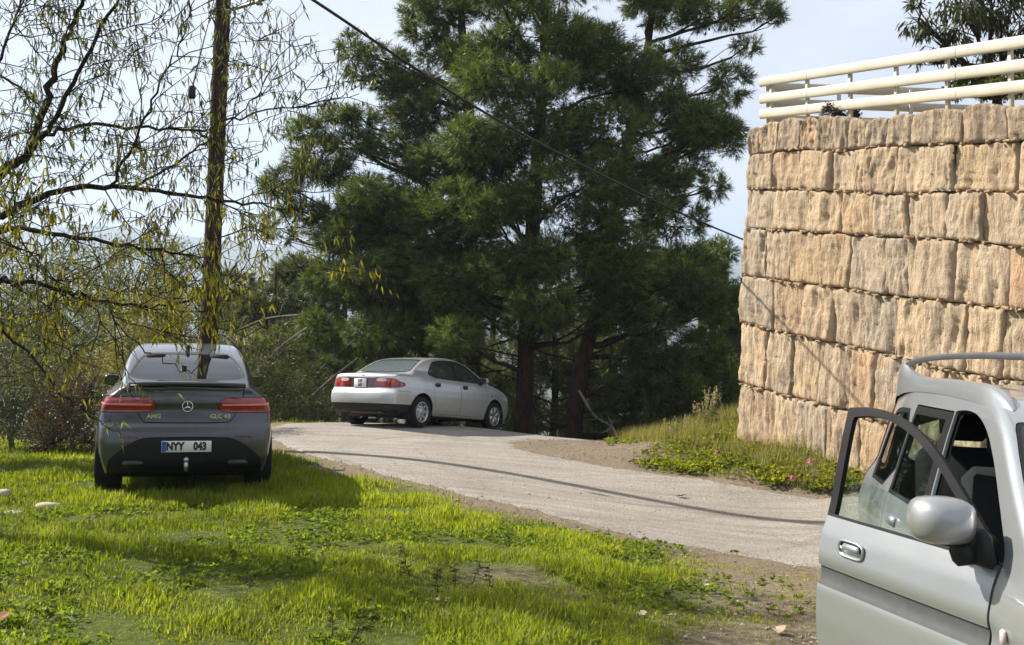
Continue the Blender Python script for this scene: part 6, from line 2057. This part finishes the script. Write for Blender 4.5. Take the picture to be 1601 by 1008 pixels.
# stones
def rock(label, u, v, sx, sy, sz, seed, mat='pale_rock'):
    r = np.random.default_rng(seed); b = hit(u, v)
    th_ = np.linspace(0, math.pi, 8); ph_ = np.arange(12) * 2 * math.pi / 12
    V = np.array([(math.sin(t_) * math.cos(p_), math.sin(t_) * math.sin(p_), math.cos(t_)) for t_ in th_ for p_ in ph_])
    V = np.sign(V) * np.abs(V) ** .8
    V = V * (1 + .22 * fbm(V * 1.7 + seed, 3, seed))[:, None] * [sx / 2, sy / 2, sz / 2]
    I = np.arange(7)[:, None] * 12 + np.arange(12)[None]; J = np.arange(7)[:, None] * 12 + (np.arange(12)[None] + 1) % 12
    o = obj('stone', V, np.stack([I, I + 12, J + 12, J], -1).reshape(-1, 4), M[mat]); o.location = b + [0, 0, sz * .25]
    tag(o, label, 'stone', 'pale stones in the grass')
M['pale_rock'] = simple('pale_rock', (.42, .36, .29), .95, var=.25, vs=9, bump=.5, spec=.1)
for i, a_ in enumerate([('flat pale stone, largest of those in the grass left of the grey car', 75, 798, .24, .16, .09), ('small pale stone just right of the largest flat one', 106, 796, .10, .08, .05), ('pale stone lying before the largest flat one', 18, 808, .20, .14, .07), ('brown stone at the very left edge of the grass', 2, 780, .16, .14, .12),
   ('small stone in the shaded grass behind the flat one', 55, 758, .10, .08, .05), ('whitish stone in the middle of the sunlit grass', 365, 818, .12, .08, .04), ('small whitish stone right of the weed patch', 922, 905, .09, .07, .05), ('grey stone in the grass near the bare strip', 695, 945, .11, .09, .05)]):
    rock(*a_, 40 + i)
# fallen leaves
M['dead_leaf'] = leafmat('dead_leaf', .15, .8)
def fallen(label, u, v, size, c, seed):
    r = np.random.default_rng(seed); b = hit(u, v)
    ol = np.array([(0, -.1), (.25, -.42), (.55, -.30), (.62, -.55), (.95, -.2), (1.2, 0), (.95, .25), (.7, .5), (.5, .28), (.2, .4)]) * size
    V = np.concatenate([np.c_[ol, np.zeros(len(ol))], [[size * .55, 0, 0]]])
    V[:, 2] = .6 * V[:, 1] ** 2 / size + .25 * (V[:, 0] - .6 * size) ** 2 / size + r.uniform(0, .12 * size, len(V)) + .01
    n = len(ol); k = np.arange(n); T = np.stack([k, (k + 1) % n, np.full(n, n)], 1)
    V2 = V - [0, 0, .003]
    W = np.concatenate([V, V2]); m = len(V)
    F = np.concatenate([T, T[:, ::-1] + m, np.stack([k, k + m, (k + 1) % n + m], 1), np.stack([k, (k + 1) % n + m, (k + 1) % n], 1)])
    o = obj('fallen_leaf', W, F, M['dead_leaf'], None, np.broadcast_to(np.array(c), (len(W), 3)) * r.uniform(.7, 1.2, (len(W), 1)), None, False)
    o.location = b + [0, 0, .03]; o.rotation_euler = (r.uniform(-.3, .3), r.uniform(-.3, .3), r.uniform(0, 6.28))
    tag(o, label, 'leaf', 'fallen leaves')
BRN = (.10, .055, .03); TAN = (.42, .34, .24)
for i, a_ in enumerate([('curled brown leaf lying alone on the concrete road', 1073, 780, .11, BRN), ('dark brown leaf in the grass near the bare soil', 1055, 938, .08, (.06, .035, .02)), ('pale leaf in the grass left of the dark brown one', 1008, 967, .06, TAN), ('pale leaf nearest the bottom right, on bare soil', 1225, 992, .09, TAN),
  ('pale leaf on the bare soil above the bottom right one', 1170, 962, .06, TAN), ('small pale upright leaf below the road edge', 1106, 922, .05, TAN), ('small brown leaf at the edge of the bare strip', 1090, 882, .05, BRN), ('brown leaf in the sunlit grass ahead of the grey car', 605, 820, .08, BRN), ('orange-brown leaf at the lower left corner of the grass', 18, 972, .11, (.24, .11, .05)),
  ('small brown leaf at the right on the bare soil by the car door', 1210, 955, .05, BRN), ('pale leaf at the end of the row of two in the grass', 1045, 972, .06, TAN), ('tan leaf lying on the grass before the weed patch', 700, 968, .06, TAN), ('small dark leaf on the verge beside the road', 1000, 840, .05, (.06, .04, .03))]):
    fallen(*a_, 800 + i)

# ---------------------------------------------------------------- planting on the terrace above the wall
def terr(u, v, d):
    p = P(u, v, d); return p
def tplant(name, label, cat, u, d, vb, ms, n, L, W, cc, seed, tr, **kw):
    b = P(u, vb, d); mm = [px_mass(*m) for m in ms]
    tp_ = np.mean([m[0] for m in mm], 0); tp_ = b + (tp_ - b) * .6
    return leafy(name, label, cat, b, tp_, mm, n, L, W, *cc, seed, None, 'almond_bark', tr, **kw)
tplant('drooping_tree', 'dark drooping-leaved tree above the railing at the top right corner', 'tree', 1572, 14.2, 195, [(1440,30,14,34,34),(1500,10,14,50,46),(1560,20,14.2,50,46),(1480,70,14,36,30,.7),(1610,30,14.4,50,60),(1440,95,14.2,18,14,.5),(1540,-50,14.2,90,46),(1550,90,14.3,50,34,.8),(1660,60,14.4,50,70)], 5200, .11, .030, ((.025, .032, .012), (.07, .08, .025)), 71, .07, droop=1.2, curl=.35)
tplant('terrace_shrub', 'green leafy shrub behind the lowest rail at the right of the wall top', 'shrub', 1560, 13.0, 190, [(1520,135,13,34,22),(1570,130,13,36,24),(1610,120,13,36,30),(1500,145,13.2,24,12)], 4500, .055, .026, ((.04, .06, .012), (.14, .16, .03)), 72, .03)
tplant('terrace_shrub', 'small purplish shrub behind the posts near the wall corner', 'shrub', 1318, 15.0, 195, [(1305,174,15,20,12),(1330,172,15,18,12)], 1500, .045, .022, ((.035, .018, .022), (.09, .045, .05)), 73, .015)

# ---------------------------------------------------------------- haze in the valley air
X0, X1, Y0, Y1, Z0, Z1 = -6400, 6400, -6400, 6400, -130, 480
V = np.array([[x, y, z] for x in (X0, X1) for y in (Y0, Y1) for z in (Z0, Z1)], float)
Q = [[0, 1, 3, 2], [4, 6, 7, 5], [0, 4, 5, 1], [2, 3, 7, 6], [0, 2, 6, 4], [1, 5, 7, 3]]
hm = bpy.data.materials.new('haze'); hm.use_nodes = True
hm.node_tree.nodes.clear()
ho = hm.node_tree.nodes.new('ShaderNodeOutputMaterial'); hv = hm.node_tree.nodes.new('ShaderNodeVolumePrincipled')
hv.inputs['Color'].default_value = (.62, .77, 1.0, 1); hv.inputs['Density'].default_value = .00036; hv.inputs['Anisotropy'].default_value = 0.2
hm.node_tree.links.new(hv.outputs[0], ho.inputs['Volume'])
tag(obj('haze', V, np.array(Q), hm, None, smooth=False), 'pale blue haze between the road and the far hills', 'haze', kind='stuff')
